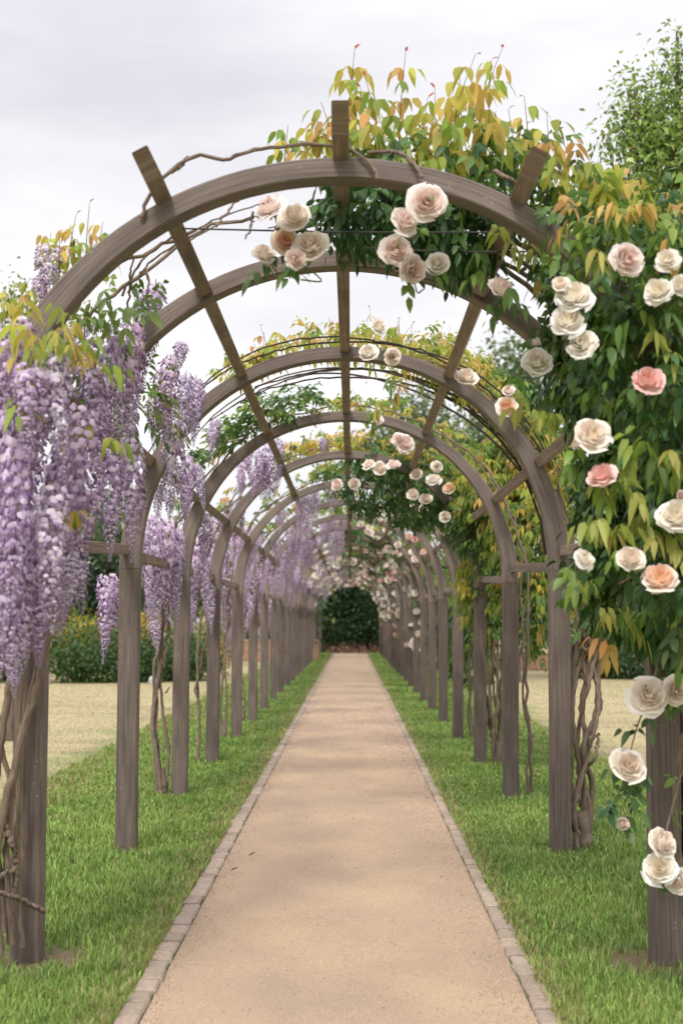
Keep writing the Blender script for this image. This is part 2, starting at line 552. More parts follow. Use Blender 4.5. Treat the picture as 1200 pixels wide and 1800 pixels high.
tag(blades(150000, 9, 44, dx_, lambda X, Y: 0.016 + 0 * X, lambda X, Y, n: turf_col(X, Y) * rng.uniform(0.75, 1.3, (n, 1)), 'dry_grass', 0.7), kind='stuff')

# loose stones on the gravel
n = 42000
Y = 5.6 * (30 / 5.6) ** rng.random(n)
e = rng.random(n)
X = np.where(e < 0.45, PX0 + (PX1 - PX0) * rng.random(n), np.where(e < 0.8, PX1 - np.abs(rng.normal(0, 0.13, n)), PX0 + np.abs(rng.normal(0, 0.05, n))))
ok = (X > PX0) & (X < PX1); X, Y = X[ok], Y[ok]; n = len(X)
sz = 0.0022 * rng.lognormal(0, 0.35, n) * np.maximum(1, Y / 9)
base = np.array([(1, 0, 0), (0, 1, 0), (-1, 0, 0), (0, -1, 0), (0, 0, 0.75), (0, 0, -0.5)])
V = base[None] * sz[:, None, None] * rng.uniform(0.6, 1.4, (n, 6, 1))
th = rng.uniform(0, 6.28, n)
V = np.stack([V[..., 0] * np.cos(th)[:, None] - V[..., 1] * np.sin(th)[:, None], V[..., 0] * np.sin(th)[:, None] + V[..., 1] * np.cos(th)[:, None], V[..., 2]], -1)
V += np.stack([X, Y, 0.0055 + 0.012 * (1 - ((X + 0.02) / 0.8) ** 2)], -1)[:, None]
i = np.arange(n)[:, None] * 6
pal = np.array([(0.5, 0.36, 0.24), (0.4, 0.27, 0.2), (0.6, 0.47, 0.36), (0.26, 0.17, 0.12), (0.52, 0.42, 0.36)])
cc = pal[rng.integers(0, 5, n)] * rng.uniform(0.8, 1.15, (n, 1))
mb = MB()
mb.add(V.reshape(-1, 3), [i + np.array(t) for t in ((0, 1, 4), (1, 2, 4), (2, 3, 4), (3, 0, 4))], np.repeat(cc, 6, 0))
tag(mb.build('gravel', M_STONE, smooth=False), kind='stuff')

# ------------------------------------------------------------------ pergola
perg = empty('pergola', (0, YA, 0), 'long weathered timber arched pergola tunnel over the gravel path', 'pergola')
DEPTH, PW = 0.125, 0.143


def build_arch(Y, posts=True):
    a = np.linspace(0, np.pi, 61)
    th = 0.090 + 0.053 * np.abs(np.cos(a)) ** 4
    rad = np.stack([np.cos(a), np.zeros_like(a), np.sin(a)], -1)
    cen = np.array((0, Y, ZC))
    O = cen + rad * (RO - th / 2)[:, None]
    r0 = rect(1, 1, 0.0)
    ch = 0.007
    sec = np.stack([rect(t_, DEPTH, ch) for t_ in th])
    mb = MB()
    sweep(mb, sec, O, rad, np.tile((0, 1, 0), (61, 1)), True)
    ar = mb.build('arch', M_WOOD, perg, smooth=False, origin=(0, Y, ZC))
    if posts:
        for sx in (-1, 1): build_post(sx, Y, ZC - 0.002, ar)
    return ar


def build_post(sx, Y, top, parent):
    mb = MB()
    x = sx * (RO - PW / 2) + (0.028 if Y == YP else 0)
    zs = np.array((-0.12, 0.0, 0.5, 1.0, 1.5, top))
    O = np.stack([np.full(6, x) + rng.normal(0, 0.0015, 6), np.full(6, Y), zs], -1)
    sweep(mb, rect(PW - 0.002, DEPTH + 0.008, 0.008), O, np.tile((1, 0, 0), (6, 1)), np.tile((0, 1, 0), (6, 1)), True, u0=rng.uniform(0, 9))
    return mb.build('post', M_POST, parent, smooth=False, origin=(x, Y, 0))


for k, Y in enumerate(ARCH_Y):
    build_arch(Y, posts=(k >= 2))
# the doubled front arches stand on a plate carried by one pair of posts
for sx in (-1, 1):
    mb = MB()
    O = [(sx * (RO - PW / 2), YA - 0.12, ZC - 0.062), (sx * (RO - PW / 2), YB + 0.12, ZC - 0.062)]
    sweep(mb, rect(PW + 0.01, 0.118), O, np.tile((1, 0, 0), (2, 1)), np.tile((0, 0, 1), (2, 1)))
    pl = mb.build('plate', M_WOOD, perg, smooth=False)
    build_post(sx, YP, ZC - 0.122, pl)

PUR = [90, 118, 62, 151, 29]
for ang in PUR:
    c, s = math.cos(R(ang)), math.sin(R(ang))
    nd = [(YA - 0.40, 0.052), (YA, 0.03), (YB, -0.022), (ARCH_Y[2], 0.006)] + [(y, 0.008 + rng.normal(0, 0.004)) for y in ARCH_Y[3:]]
    nd[-1] = (nd[-1][0] + 0.25, nd[-1][1])
    if ang in (151, 29): nd = nd[1:]; nd[0] = (YA - 0.2, 0.03)
    O = np.array([((RO + d) * c, y, ZC + (RO + d) * s) for y, d in nd])
    A = np.tile((-s, 0, c), (len(O), 1)); B = np.tile((c, 0, s), (len(O), 1))
    mb = MB()
    sec = np.repeat(rect(0.070, 0.092, 0.004)[None], len(O), 0)
    sweep(mb, sec, O, A, B)
    # slanted cut at the free end
    V = mb.V
    for arr in (V[0][:9], V[1]):
        rr = (arr - np.array((0, 0, ZC))) @ np.array((c, 0, s)) - (RO + nd[0][1])
        arr[:, 1] += -rr * 0.75
    mb.build('purlin', M_BATTEN, perg, smooth=False, origin=(O[0][0], O[0][1], O[0][2]))

for k in range(len(POST_Y) - 1):
    for sx in (-1, 1):
        y0, y1 = POST_Y[k] + 0.07, POST_Y[k + 1] - 0.07
        zf = 2.1 + rng.normal(0, 0.008)
        zn = zf + ((-0.10 if k < 4 else -0.03) if sx > 0 else (-0.13 if k == 0 else -0.02))
        x = sx * (RO - 0.05)
        mb = MB()
        sweep(mb, rect(0.05, 0.072, 0.004), [(x, y0 - 0.11, zn), (x, y1 + 0.03, zf)], np.tile((1, 0, 0), (2, 1)), np.tile((0, 0, 1), (2, 1)), u0=rng.uniform(0, 9))
        mb.build('rail', M_BATTEN, perg, smooth=False, origin=(x, y0, zn))

for (ya, z0, xs) in ((YA + 0.35, 3.36, (-0.72, 0.80)), (YA + 0.5, 3.31, (0.1, 0.9))):
    mb = MB()
    P = [(xs[0], ya, z0 - 0.005), (sum(xs) / 2, ya + 0.02, z0 - 0.015), (xs[1], ya, z0 - 0.02)]
    tube(mb, P, 0.0042, k=6, n=20, col=(0.02, 0.018, 0.017))
    mb.build('wire', M_WIRE, perg)


# ------------------------------------------------------------------ leaves and flowers
def add_leaves(mb, P, T, N, L, W, col, droop=0.35, fold=0.22, fine=True):
    P, T = np.asarray(P, float), unit(np.asarray(T, float))
    n = len(P)
    if n == 0: return
    B = unit(np.cross(T, np.asarray(N, float) + 1e-4)); N = np.cross(B, T)
    L = np.broadcast_to(L, (n,))[:, None]; W = np.broadcast_to(W, (n,))[:, None]
    dr = (np.broadcast_to(droop, (n,)) * rng.uniform(0.5, 1.5, n))[:, None]
    def pt(y, x, f=fold):
        dn = -dr * L * y * y
        return P + T * (L * y) * (1 - 0.25 * dr * y) + B * (W * x) + N * (abs(x) * W * f) + np.concatenate([0 * dn, 0 * dn, dn], 1)
    if fine:
        V = np.stack([pt(0, 0), pt(.28, -.42), pt(.28, 0), pt(.28, .42), pt(.62, -.38), pt(.62, 0), pt(.62, .38), pt(1, 0)], 1)
        F3 = [(0, 2, 1), (0, 3, 2), (4, 5, 7), (5, 6, 7)]; F4 = [(1, 2, 5, 4), (2, 3, 6, 5)]; k = 8
    else:
        V = np.stack([pt(0, 0), pt(.42, -.5), pt(1, 0), pt(.42, .5)], 1)
        F3 = [(0, 2, 1), (0, 3, 2)]; F4 = []; k = 4
    i = np.arange(n)[:, None] * k
    mb.add(V.reshape(-1, 3), [i + np.array(f) for f in F3 + F4], np.repeat(np.broadcast_to(col, (n, 3)), k, 0))


def pick(pal, n, jit=0.18):
    p = np.asarray(pal, float)
    return p[rng.integers(0, len(p), n)] * rng.uniform(1 - jit, 1 + jit, (n, 1)) * (1 + rng.normal(0, 0.05, (n, 3)))


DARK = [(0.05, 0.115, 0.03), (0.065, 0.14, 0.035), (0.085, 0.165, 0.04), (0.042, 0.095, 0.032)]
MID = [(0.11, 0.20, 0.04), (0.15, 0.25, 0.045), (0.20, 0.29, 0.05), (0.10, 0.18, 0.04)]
YEL = [(0.40, 0.41, 0.07), (0.46, 0.41, 0.08), (0.29, 0.36, 0.06), (0.52, 0.41, 0.09), (0.22, 0.31, 0.05)]
ORA = [(0.57, 0.39, 0.12), (0.53, 0.40, 0.10), (0.60, 0.34, 0.13)]
RED = [(0.42, 0.13, 0.09), (0.36, 0.10, 0.08)]


def compound(mb, P, T, N, RL, pairs, LL, LW, col, fine=True, droop=0.4, spread=1.0, hang=0.5):
    """pinnate leaves: leaflet pairs along a drooping stalk and one at the tip"""
    n = len(P)
    T = unit(T); B = unit(np.cross(T, N + 1e-4)); Nn = np.cross(B, T)
    RL = np.broadcast_to(RL, (n,))[:, None]
    dn = np.array((0, 0, -1.0))
    for k in range(pairs + 1):
        s = (k + 0.7) / (pairs + 0.7)
        Q = P + T * RL * s + dn * RL * (0.28 * s * s)
        sl = (0.75 + 0.35 * math.sin(math.pi * min(1, s * 0.9))) if pairs > 1 else 1
        for sd in ((-1, 1) if k < pairs else (0,)):
            D = T * (0.55 if sd else 1.0) + B * sd * spread + dn * hang + rng.normal(0, 0.16, (n, 3))
            add_leaves(mb, Q, D, Nn + rng.normal(0, 0.25, (n, 3)), LL * sl * rng.uniform(0.75, 1.2, n), LW * sl * rng.uniform(0.8, 1.15, n), col * rng.uniform(0.88, 1.12, (n, 1)), droop, fine=fine)


def lump(u, seed):
    a = np.random.default_rng(seed).normal(0, 2.6, (5, 3)); p = np.random.default_rng(seed + 1).uniform(0, 6, 5)
    return sum(np.sin(u @ a[i] + p[i]) for i in range(5)) / 5


def sample(blobs, n, shell=0.55, seed=1):
    """points in a set of ellipsoids (centre, radii), mostly near the surface; returns points and outward directions"""
    c = np.array([b[0] for b in blobs]); r = np.array([b[1] for b in blobs])
    wgt = (r[:, 0] * r[:, 1] * r[:, 2]) ** 0.75; wgt /= wgt.sum()
    k = rng.choice(len(blobs), n, p=wgt)
    u = unit(rng.normal(0, 1, (n, 3)))
    rr = shell + (1 - shell) * rng.random(n) ** 0.6
    rr = rr * (1 + 0.30 * lump(u * 2, seed) + 0.1 * rng.normal(0, 1, n))
    return c[k] + r[k] * u * rr[:, None], unit(u / r[k])


def shoot(stem, young, P0, H, lean, tipcol=True, leaf=0.1, fine=True, pal=None):
    """an upright young shoot with drooping leaves"""
    P1 = P0 + np.array((lean[0] * 0.4, lean[1] * 0.4, H * 0.55)); P2 = P0 + np.array((lean[0], lean[1], H))
    Q = tube(stem, [P0, P1, P2], 0.0032, 0.0012, n=7, k=4, col=(0.3, 0.18, 0.08)) if stem is not None else smooth_path([P0, P1, P2], 7)
    m = max(5, int(H / 0.042))
    for j in range(m):
        f = (j + 0.6) / m
        q = Q[min(6, int(f * 6.5))]
        a = j * 2.4 + rng.uniform(-.5, .5)
        T = np.array([[math.cos(a), math.sin(a), 0.35 if f > .85 else 0.1]])
        if f > 0.93 and tipcol: pl = RED
        elif f > 0.45 and rng.random() < 0.25: pl = ORA
        else: pl = pal or YEL
        c = pick(pl, 1)
        sc = 1.0 - 0.30 * f
        if f < 0.93:
            compound(young, q[None], T, np.array([[0, 0, 1.0]]), leaf * 0.9 * sc, 1, leaf * sc, leaf * 0.58 * sc, c, fine, 0.55, 0.9, 0.9)
        else:
            add_leaves(young, q[None], T + np.array([[0, 0, .5 * f]]), np.array([[0, 0, 1.0]]), leaf * 0.7 * sc, leaf * 0.26 * sc, c, 0.3, fine=fine)


def bloom_mesh(name, seed, oc, ic, openness=1.0, layers=6, nu=6, nv=5):
    """one rose, facing +Z, about 1 unit across"""
    g = np.random.default_rng(seed)
    mb = MB()
    spec = [(0.55, 5, 0.0, 0.80), (0.51, 5, 0.08, 0.78), (0.43, 6, 0.17, 0.66), (0.335, 5, 0.23, 0.72), (0.245, 5, 0.245, 0.74), (0.16, 4, 0.23, 0.85), (0.085, 4, 0.20, 0.95)]
    for li, (rad, cnt, top, al) in enumerate(spec[:layers + 1]):
        ph = g.uniform(0, 6.28)
        f = li / (len(spec) - 1)
        for k in range(cnt):
            ph0 = ph + k * 2 * np.pi / cnt + g.normal(0, 0.14)
            u = np.linspace(-1, 1, nu)[None, :]; v = np.linspace(0, 1, nv)[:, None]
            ve = v * (1 - 0.20 * u ** 2 * v + 0.07 * np.sin(3 * u + g.uniform(0, 6)) * v)
            rr = rad * openness ** (1 - f) * g.uniform(0.80, 1.14)
            base_r = 0.03
            r = base_r + (rr - base_r) * np.sin(ve * np.pi / 2) ** (1.0 if li < 3 else 0.75)
            tz = top * g.uniform(0.8, 1.2)
            z = -0.16 + (tz + 0.16) * ve ** (2.0 - f) - (0.13 * (1 - f) * openness) * np.clip(ve - 0.72, 0, 1) / 0.28 * (1 + 0.6 * u ** 2)
            z = z + (0.045 * np.sin(3.5 * u + g.uniform(0, 6)) + g.normal(0, 0.025)) * v
            r = r + 0.02 * np.sin(5 * u + g.uniform(0, 6)) * v * (1 - f * 0.5)
            ang = ph0 + u * al * (0.35 + 0.65 * np.sqrt(np.clip(v, 0, 1))) * (1.0 if li < 5 else 1.25)
            V = np.stack(np.broadcast_arrays(r * np.cos(ang), r * np.sin(ang), z + 0 * ang), -1).reshape(-1, 3)
            i = np.arange(nv - 1)[:, None] * nu; j = np.arange(nu - 1)[None]
            q = np.stack([i + j, i + j + 1, i + j + nu + 1, i + j + nu], -1).reshape(-1, 4)
            t = np.clip(f * 0.85 + 0.5 * (1 - np.broadcast_to(v, (nv, nu))) - 0.12, 0, 1)[..., None]
            col = (np.array(oc) * (1 - t) + np.array(ic) * t) * g.uniform(0.93, 1.05)
            mb.add(V, q, col.reshape(-1, 3))
    # calyx
    for k in range(5):
        a = k * 2 * np.pi / 5
        add_leaves(mb, [(0, 0, -0.17)], [(math.cos(a), math.sin(a), 0.1)], [(0, 0, 1)], 0.3, 0.13, np.array([(0.09, 0.15, 0.04)]), 0.2, fine=False)
    return mb.mesh(name, M_PETAL)


CREAM, BLUSH, WHITE = (0.94, 0.88, 0.81), (0.95, 0.885, 0.85), (0.94, 0.915, 0.88)
PEACH, PINKC, SALM = (0.94, 0.58, 0.36), (0.95, 0.755, 0.67), (0.91, 0.53, 0.47)
BL = {
    'cream': [bloom_mesh('rose_cream_%d' % s, 10 + s, CREAM, (0.94, 0.81, 0.68), o) for s, o in ((0, 1.0), (1, 0.95), (2, 0.8))],
    'white': [bloom_mesh('rose_white_%d' % s, 20 + s, WHITE, (0.93, 0.84, 0.68), o) for s, o in ((0, 1.0), (1, 0.9))],
    'blush': [bloom_mesh('rose_blush_%d' % s, 30 + s, BLUSH, PINKC, o) for s, o in ((0, 1.0), (1, 0.9), (2, 0.78))],
    'peach': [bloom_mesh('rose_peach_%d' % s, 40 + s, CREAM, PEACH, o) for s, o in ((0, 1.0), (1, 0.85))],
    'pink': [bloom_mesh('rose_pink_%d' % s, 50 + s, (0.93, 0.69, 0.65), SALM, o) for s, o in ((0, 0.9), (1, 0.8))],
    'bud': [bloom_mesh('rose_bud_%d' % s, 60 + s, BLUSH, PINKC, o) for s, o in ((0, 0.45), (1, 0.5))],
}


def add_bloom(parent, P, size, kind='cream', face=(0, -1, 0.42), jit=0.25):
    f = Vector(face) + Vector(rng.normal(0, jit, 3))
    q = f.to_track_quat('Z', 'Y') @ Matrix.Rotation(rng.uniform(0, 6.28), 3, 'Z').to_quaternion()
    me = BL[kind][rng.integers(0, len(BL[kind]))]
    o = bpy.data.objects.new('bloom', me)
    place(o, parent, P, q, size * rng.uniform(0.95, 1.08))
    return o


def raceme_mesh(name, seed, nf, fine, L=1.0, Wd=0.16):
    """hanging wisteria raceme of unit length, top at the origin"""
    g = np.random.default_rng(seed)
    s = np.linspace(0.02, 1, nf) ** 0.95
    a = np.arange(nf) * 2.39996 + g.normal(0, 0.3, nf)
    bend = np.stack([0.05 * np.sin(s * 2.5 + g.uniform(0, 6)), 0.05 * np.sin(s * 2 + g.uniform(0, 6)), 0 * s], -1)
    ax = np.stack([0 * s, 0 * s, -L * s], -1) + bend * s[:, None]
    rad = Wd * np.clip((1 - s) / 0.9, 0, 1) ** 0.75 * np.clip(0.5 + s * 4, 0, 1) * g.uniform(0.65, 1.15, nf) + 0.008
    d = np.stack([np.cos(a), np.sin(a), -0.25 + g.normal(0, 0.2, nf)], -1)
    P = ax + d * rad[:, None] * 0.72
    mb = MB()
    op = np.clip((1.06 - s) * 1.5, 0.22, 1)            # open at the top, buds at the tip
    sz = (0.074 if fine else 0.066) * op * g.uniform(0.75, 1.25, nf)
    pale = np.array((0.85, 0.78, 0.87)); lav = np.array((0.60, 0.485, 0.655)); dk = np.array((0.30, 0.19, 0.36))
    tint = np.array([(1, 1, 1), (1.04, .95, 1.0), (.96, .90, .98), (1.03, 1.04, 1.02), (.97, .90, 1.0), (1.0, 1.0, 1.04)][seed % 6]); pale, lav, dk = pale * tint, lav * tint, dk * tint
    r = g.random((nf, 1))
    cb = pale * r + lav * (1 - r) + (g.random((nf, 1)) < 0.2) * 0.10
    cb = cb * (1 - 0.35 * s[:, None] ** 3) + np.array((0.0, 0.0, 0.02)) * s[:, None]
    ck = lav * 0.35 + dk * 0.65 + 0.25 * (lav - dk) * g.normal(0, 1, (nf, 1))
    D = unit(d)
    up = np.array((0, 0, 1.0)) + 0.5 * D + g.normal(0, 0.13, (nf, 3))
    S_ = unit(np.cross(D, up)); U = unit(np.cross(S_, D))
    z = lambda x: x[:, None]
    # banner: a broad reflexed petal
    def bp(x, y, o): return P + S_ * z(sz * x) + U * z(sz * y) + D * z(sz * o)
    if fine:
        V = np.stack([bp(0, -.05, .1), bp(-.50, .16, .0), bp(0, .2, .26), bp(.50, .16, .0), bp(-.44, .44, -.2), bp(0, .58, -.02), bp(.44, .44, -.2)], 1)
        F = [(0, 2, 1), (0, 3, 2), (1, 2, 5), (2, 3, 5), (1, 5, 4), (3, 6, 5)]
    else:
        V = np.stack([bp(0, -.05, .1), bp(-.58, .5, .0), bp(0, .95, -.02), bp(.58, .5, .0)], 1)
        F = [(0, 2, 1), (0, 3, 2)]
    k = V.shape[1]; i = np.arange(nf)[:, None] * k
    mb.add(V.reshape(-1, 3), [i + np.array(f) for f in F], np.repeat(cb, k, 0))
    # wings and keel: a small boat pointing out and down
    E = unit(D * 0.8 - U * 0.45)
    def kp(x, y, o): return P + S_ * z(sz * x) + U * z(sz * (y - .05)) + E * z(sz * o)
    V = np.stack([kp(0, .1, .05), kp(-.25, 0, .4), kp(0, .22, .45), kp(.25, 0, .4), kp(0, -.22, .45), kp(0, 0, .95)], 1)
    F = [(0, 2, 1), (0, 3, 2), (1, 2, 5), (2, 3, 5)] + ([(0, 1, 4), (0, 4, 3), (1, 5, 4), (3, 4, 5)] if fine else [])
    i = np.arange(nf)[:, None] * 6
    mb.add(V.reshape(-1, 3), [i + np.array(f) for f in F], np.repeat(ck, 6, 0))
    Q = np.concatenate([[(0, 0, 0.03)], ax[::max(1, nf // 8)]])
    tube(mb, Q, 0.006, 0.002, n=10, k=4, col=(0.2, 0.19, 0.12))
    if fine:                                             # pedicels
        j = np.arange(0, nf, 2)
        B = S_[j] * 0.0025
        V = np.stack([ax[j] - B, ax[j] + B, P[j] + B, P[j] - B], 1)
        mb.add(V.reshape(-1, 3), np.arange(len(j))[:, None] * 4 + np.array((0, 1, 2, 3)), np.array((0.25, 0.17, 0.25)))
    return mb.mesh(name, M_FLORET)


RAC = [raceme_mesh('raceme_%d' % k, 70 + k, n_, True, 1, w_) for k, (n_, w_) in enumerate(((170, .17), (150, .14), (185, .19), (140, .13), (175, .155), (160, .2)))]
RAC_FAR = [raceme_mesh('raceme_far_%d' % k, 90 + k, 130, False, 1, w_) for k, w_ in enumerate((.17, .2, .15, .18))]


def add_raceme(parent, P, L, far=False, wmul=1.0):
    ms = RAC_FAR if far else RAC
    o = bpy.data.objects.new('raceme', ms[rng.integers(0, len(ms))])
    q = Matrix.Rotation(rng.uniform(0, 6.28), 4, 'Z') @ Matrix.Rotation(rng.normal(0, 0.05), 4, 'X')
    s = L
    wx = max(0.5, (0.42 / L) ** 0.6) * wmul * (1.35 if far else 1)
    place(o, parent, P, q.to_quaternion(), (s * wx, s * wx, s))
    return o


def arch_pt(ang, r, Y):
    return np.array((r * math.cos(R(ang)), Y, ZC + r * math.sin(R(ang))))


def cane_path(sx, X0, Y0, Y1, ang_end, r=1.66, z0=0.0, n=9):
    """a stem rising by a post and then following the arch; sx=1 right, -1 left"""
    P = [np.array((X0, Y0, z0 - 0.03))]
    for f in (0.25, 0.5, 0.75): P.append(np.array((X0 + (sx * r - X0) * f + rng.normal(0, 0.03), Y0 + (Y1 - Y0) * f + rng.normal(0, 0.03), z0 + (ZC - z0) * f)))
    a1 = ang_end if sx > 0 else 180 - ang_end
    for f in np.linspace(0, 1, n):
        ang = f * ang_end
        P.append(arch_pt(ang if sx > 0 else 180 - ang, r + rng.normal(0, 0.02), Y1 + rng.normal(0, 0.04)))
    return P


# ------------------------------------------------------------------ roses on the right
GR, GW = 'climbing roses along the right side of the tunnel', 'wisterias along the left side of the tunnel'


def blob(px, py, Y, rx, ry, rd):
    k = Y / F_PX
    return (at(px, py, Y), np.array((rx * k, rd, ry * k)))


def leafage(mb, blobs, n, pal, LL, LW, fine=True, shell=0.5, seed=1, pairs=2, hang=0.5, RL=0.11, spread=0.9):
    P, O = sample(blobs, n, shell, seed)
    T = O * 0.6 + rng.normal(0, 0.5, (n, 3)) + np.array((0, 0, -0.1))
    compound(mb, P, T, O + np.array((0, 0, 0.8)) + rng.normal(0, 0.3, (n, 3)), RL, pairs, LL, LW, pick(pal, n), fine, 0.4, spread, hang)


def young_on(mb, blobs, n, pal, LL, fine=True, seed=1, up=0.2, shell=0.92, hang=1.1, cond=None):
    P, O = sample(blobs, n * 3, shell, seed)
    ok = (O[:, 2] > up) | ((O[:, 1] < -0.5) & (rng.random(len(O)) < 0.22))
    if cond is not None: ok &= cond(P)
    P, O = P[ok][:n], O[ok][:n]; n = len(P)
    T = O * 0.8 + rng.normal(0, 0.4, (n, 3))
    compound(mb, P, T, O + np.array((0, 0, 1.0)), LL * 1.35, 2, LL, LL * 0.56, pick(pal, n), fine, 0.6, 0.9, hang)


def bundle(mb, X, Y, n, h0, rad, r_st, sx=1, top=2.0, lean=0.0, col=None):
    """several twisting trunks round one another beside a post"""
    for k in range(n):
        a0 = k * 2 * np.pi / n + rng.uniform(-.4, .4); tw = rng.uniform(2.0, 5.0) * rng.choice((-1, 1))
        pts = []
        for f in np.linspace(0, 1, 9):
            rr = rad * (0.55 + 0.75 * math.sin(math.pi * min(1, f * 1.15)) ** 1.2) * rng.uniform(0.75, 1.2)
            pts.append((X + rr * math.cos(a0 + tw * f) + lean * f, Y + rr * math.sin(a0 + tw * f), -0.03 + (top + rng.uniform(-.15, .15)) * f))
        r0 = r_st * rng.uniform(0.7, 1.25)
        tube(mb, pts, r0, r0 * 0.6, n=34, k=8, wob=0.004, knots=0.09)
    # a gnarled foot and a few stubs
    tube(mb, [(X - 0.02, Y, -0.04), (X + 0.01, Y - 0.01, 0.1), (X, Y, 0.26)], rad * 0.75, rad * 0.45, n=12, k=9, wob=0.006, knots=0.12)
    for _ in range(n):
        z = rng.uniform(0.3, top * 0.8); a = rng.uniform(0, 6.28)
        p = np.array((X + rad * 0.8 * math.cos(a), Y + rad * 0.8 * math.sin(a), z))
        tube(mb, [p, p + (0.05 * math.cos(a), 0.05 * math.sin(a), 0.05)], r_st * 0.6, r_st * 0.3, n=4, k=6)


# --- the nearest rose, a tall mass spilling over the front arches
r0 = empty('climbing_rose', (1.72, 7.3, 0), 'nearest climbing rose, big dark green bush of cream blooms with yellow shoots over front arches', 'climbing rose', GR)
st = MB()
for k in range(5):
    tube(st, cane_path(1, 1.70 + 0.05 * k * math.cos(k), 7.28 + 0.05 * math.sin(k * 2), 6.9 + 0.15 * k, 70 + 8 * k, 1.66), 0.022, 0.008, n=60, k=7, wob=0.006, knots=0.05)
bundle(st, 1.72, 7.22, 4, 0, 0.07, 0.020, top=1.9)
tube(st, [at(1200, 1290, 6.9), at(1185, 1420, 6.95), at(1200, 1560, 7.0)], 0.012, n=12)
body = [blob(1085, 500, 7.1, 125, 110, .45), blob(1150, 690, 7.0, 140, 170, .5), blob(1055, 640, 7.25, 95, 110, .35), blob(1140, 880, 6.95, 115, 130, .45),
        blob(1110, 1010, 6.9, 90, 95, .4), blob(1195, 1105, 6.8, 50, 75, .35), blob(1000, 620, 7.4, 45, 80, .3), blob(1230, 560, 7.1, 120, 180, .5), blob(1230, 900, 7.1, 110, 260, .5),
        blob(1060, 490, 6.0, 75, 85, .16), blob(1130, 600, 5.95, 75, 110, .2), blob(1180, 760, 5.9, 60, 130, .22), blob(1200, 480, 6.0, 60, 90, .2), blob(1200, 980, 5.9, 55, 140, .22)]
roof = [blob(780, 292, 7.0, 190, 24, .45), blob(900, 335, 6.9, 140, 40, .45), blob(610, 292, 6.95, 90, 14, .35), blob(1030, 390, 6.9, 130, 55, .4), blob(1160, 400, 7.0, 100, 55, .45), blob(1040, 385, 5.98, 70, 32, .14), blob(1130, 400, 5.95, 80, 40, .16)]
under = [blob(645, 375, 6.95, 85, 38, .3), blob(815, 415, 6.95, 62, 46, .3), blob(740, 385, 6.95, 70, 45, .25)]
fo = MB()
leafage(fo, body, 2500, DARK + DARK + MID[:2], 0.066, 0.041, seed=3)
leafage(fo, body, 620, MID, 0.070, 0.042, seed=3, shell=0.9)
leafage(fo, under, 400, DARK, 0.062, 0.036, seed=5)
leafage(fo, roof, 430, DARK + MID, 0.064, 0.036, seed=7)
# trailing sprigs below the bush
for (x0, y0, x1, y1) in ((1160, 1180, 1110, 1330), (1105, 1350, 1120, 1430), (1110, 1400, 1060, 1420)):
    for f in np.linspace(0, 1, 5):
        p = at(x0 + (x1 - x0) * f, y0 + (y1 - y0) * f, 6.35)
        compound(fo, p[None], rng.normal(0, 1, (1, 3)), np.array([[0, -0.5, .6]]), 0.06, 1, 0.06, 0.034, pick(DARK, 1), True)
yf = ys = MB()
young_on(yf, roof, 70, YEL + YEL + MID[1:3] + ORA[:1], 0.085, seed=7, up=0.1)
young_on(yf, body, 90, YEL[2:] + MID[1:] + MID[1:], 0.085, seed=3, up=0.45, hang=0.9)
BUSH = [(0.27, 0.34, 0.06), (0.34, 0.37, 0.08), (0.2, 0.29, 0.05), (0.38, 0.36, 0.09)]
# drooping pale clusters on the face of the bush
for (x, y, c) in ((930, 440, BUSH), (960, 470, BUSH), (1000, 455, BUSH), (915, 520, MID), (1040, 440, BUSH), (1060, 400, BUSH), (985, 410, BUSH), (1010, 370, ORA), (1110, 390, ORA), (1140, 380, BUSH),
                  (1085, 350, ORA), (1170, 420, ORA), (1150, 605, BUSH), (1190, 640, BUSH), (1110, 790, BUSH), (1150, 805, MID), (1180, 790, BUSH), (1040, 860, BUSH), (1075, 850, MID), (1110, 850, BUSH),
                  (1030, 925, BUSH), (1060, 915, BUSH), (1090, 925, BUSH), (1145, 910, BUSH), (1170, 930, BUSH), (1010, 1010, BUSH), (1040, 1020, BUSH), (1050, 1070, BUSH), (1085, 1075, MID), (1105, 1090, BUSH), (1080, 1120, ORA), (905, 690, MID), (935, 710, BUSH), (950, 740, BUSH), (1180, 560, MID), (1120, 560, MID), (880, 420, BUSH), (850, 470, MID)):
    p = at(x, y, 5.74 if x > 1000 and y < 950 else 6.4)
    compound(yf, np.repeat(p[None], 2, 0) + rng.normal(0, .02, (2, 3)), rng.normal(0, 0.6, (2, 3)) + np.array((0, -0.7, 0.1)), np.array([[0, -.2, 1.0]] * 2), 0.10, 2, 0.080, 0.035, pick(c, 2), True, 0.6, 0.95, 1.0)
for (x, yb, yt) in ((612, 270, 100), (640, 280, 150), (668, 275, 140), (700, 270, 105), (740, 270, 175), (765, 280, 160), (790, 260, 105), (812, 270, 130), (835, 250, 85), (858, 240, 95), (880, 290, 215),
                    (905, 290, 195), (930, 290, 170), (965, 300, 180), (920, 300, 230), (500, 285, 225), (535, 280, 215), (560, 275, 205), (590, 275, 195), (985, 320, 245), (1012, 330, 235), (1085, 370, 270),
                    (1060, 380, 300), (1110, 370, 285), (1140, 370, 310), (1175, 390, 330), (720, 270, 200), (680, 280, 200), (850, 280, 190), (1040, 360, 280), (950, 320, 250), (640, 260, 120), (775, 260, 190)):
    Yq = rng.uniform(6.5, 7.35)
    p0, p1 = at(x, yb, Yq), at(x, yt, Yq)
    shoot(ys, yf, p0, p1[2] - p0[2], rng.normal(0, 0.05, 2), leaf=rng.uniform(0.09, 0.12))
yf.build('young_foliage', M_YOUNG, r0)
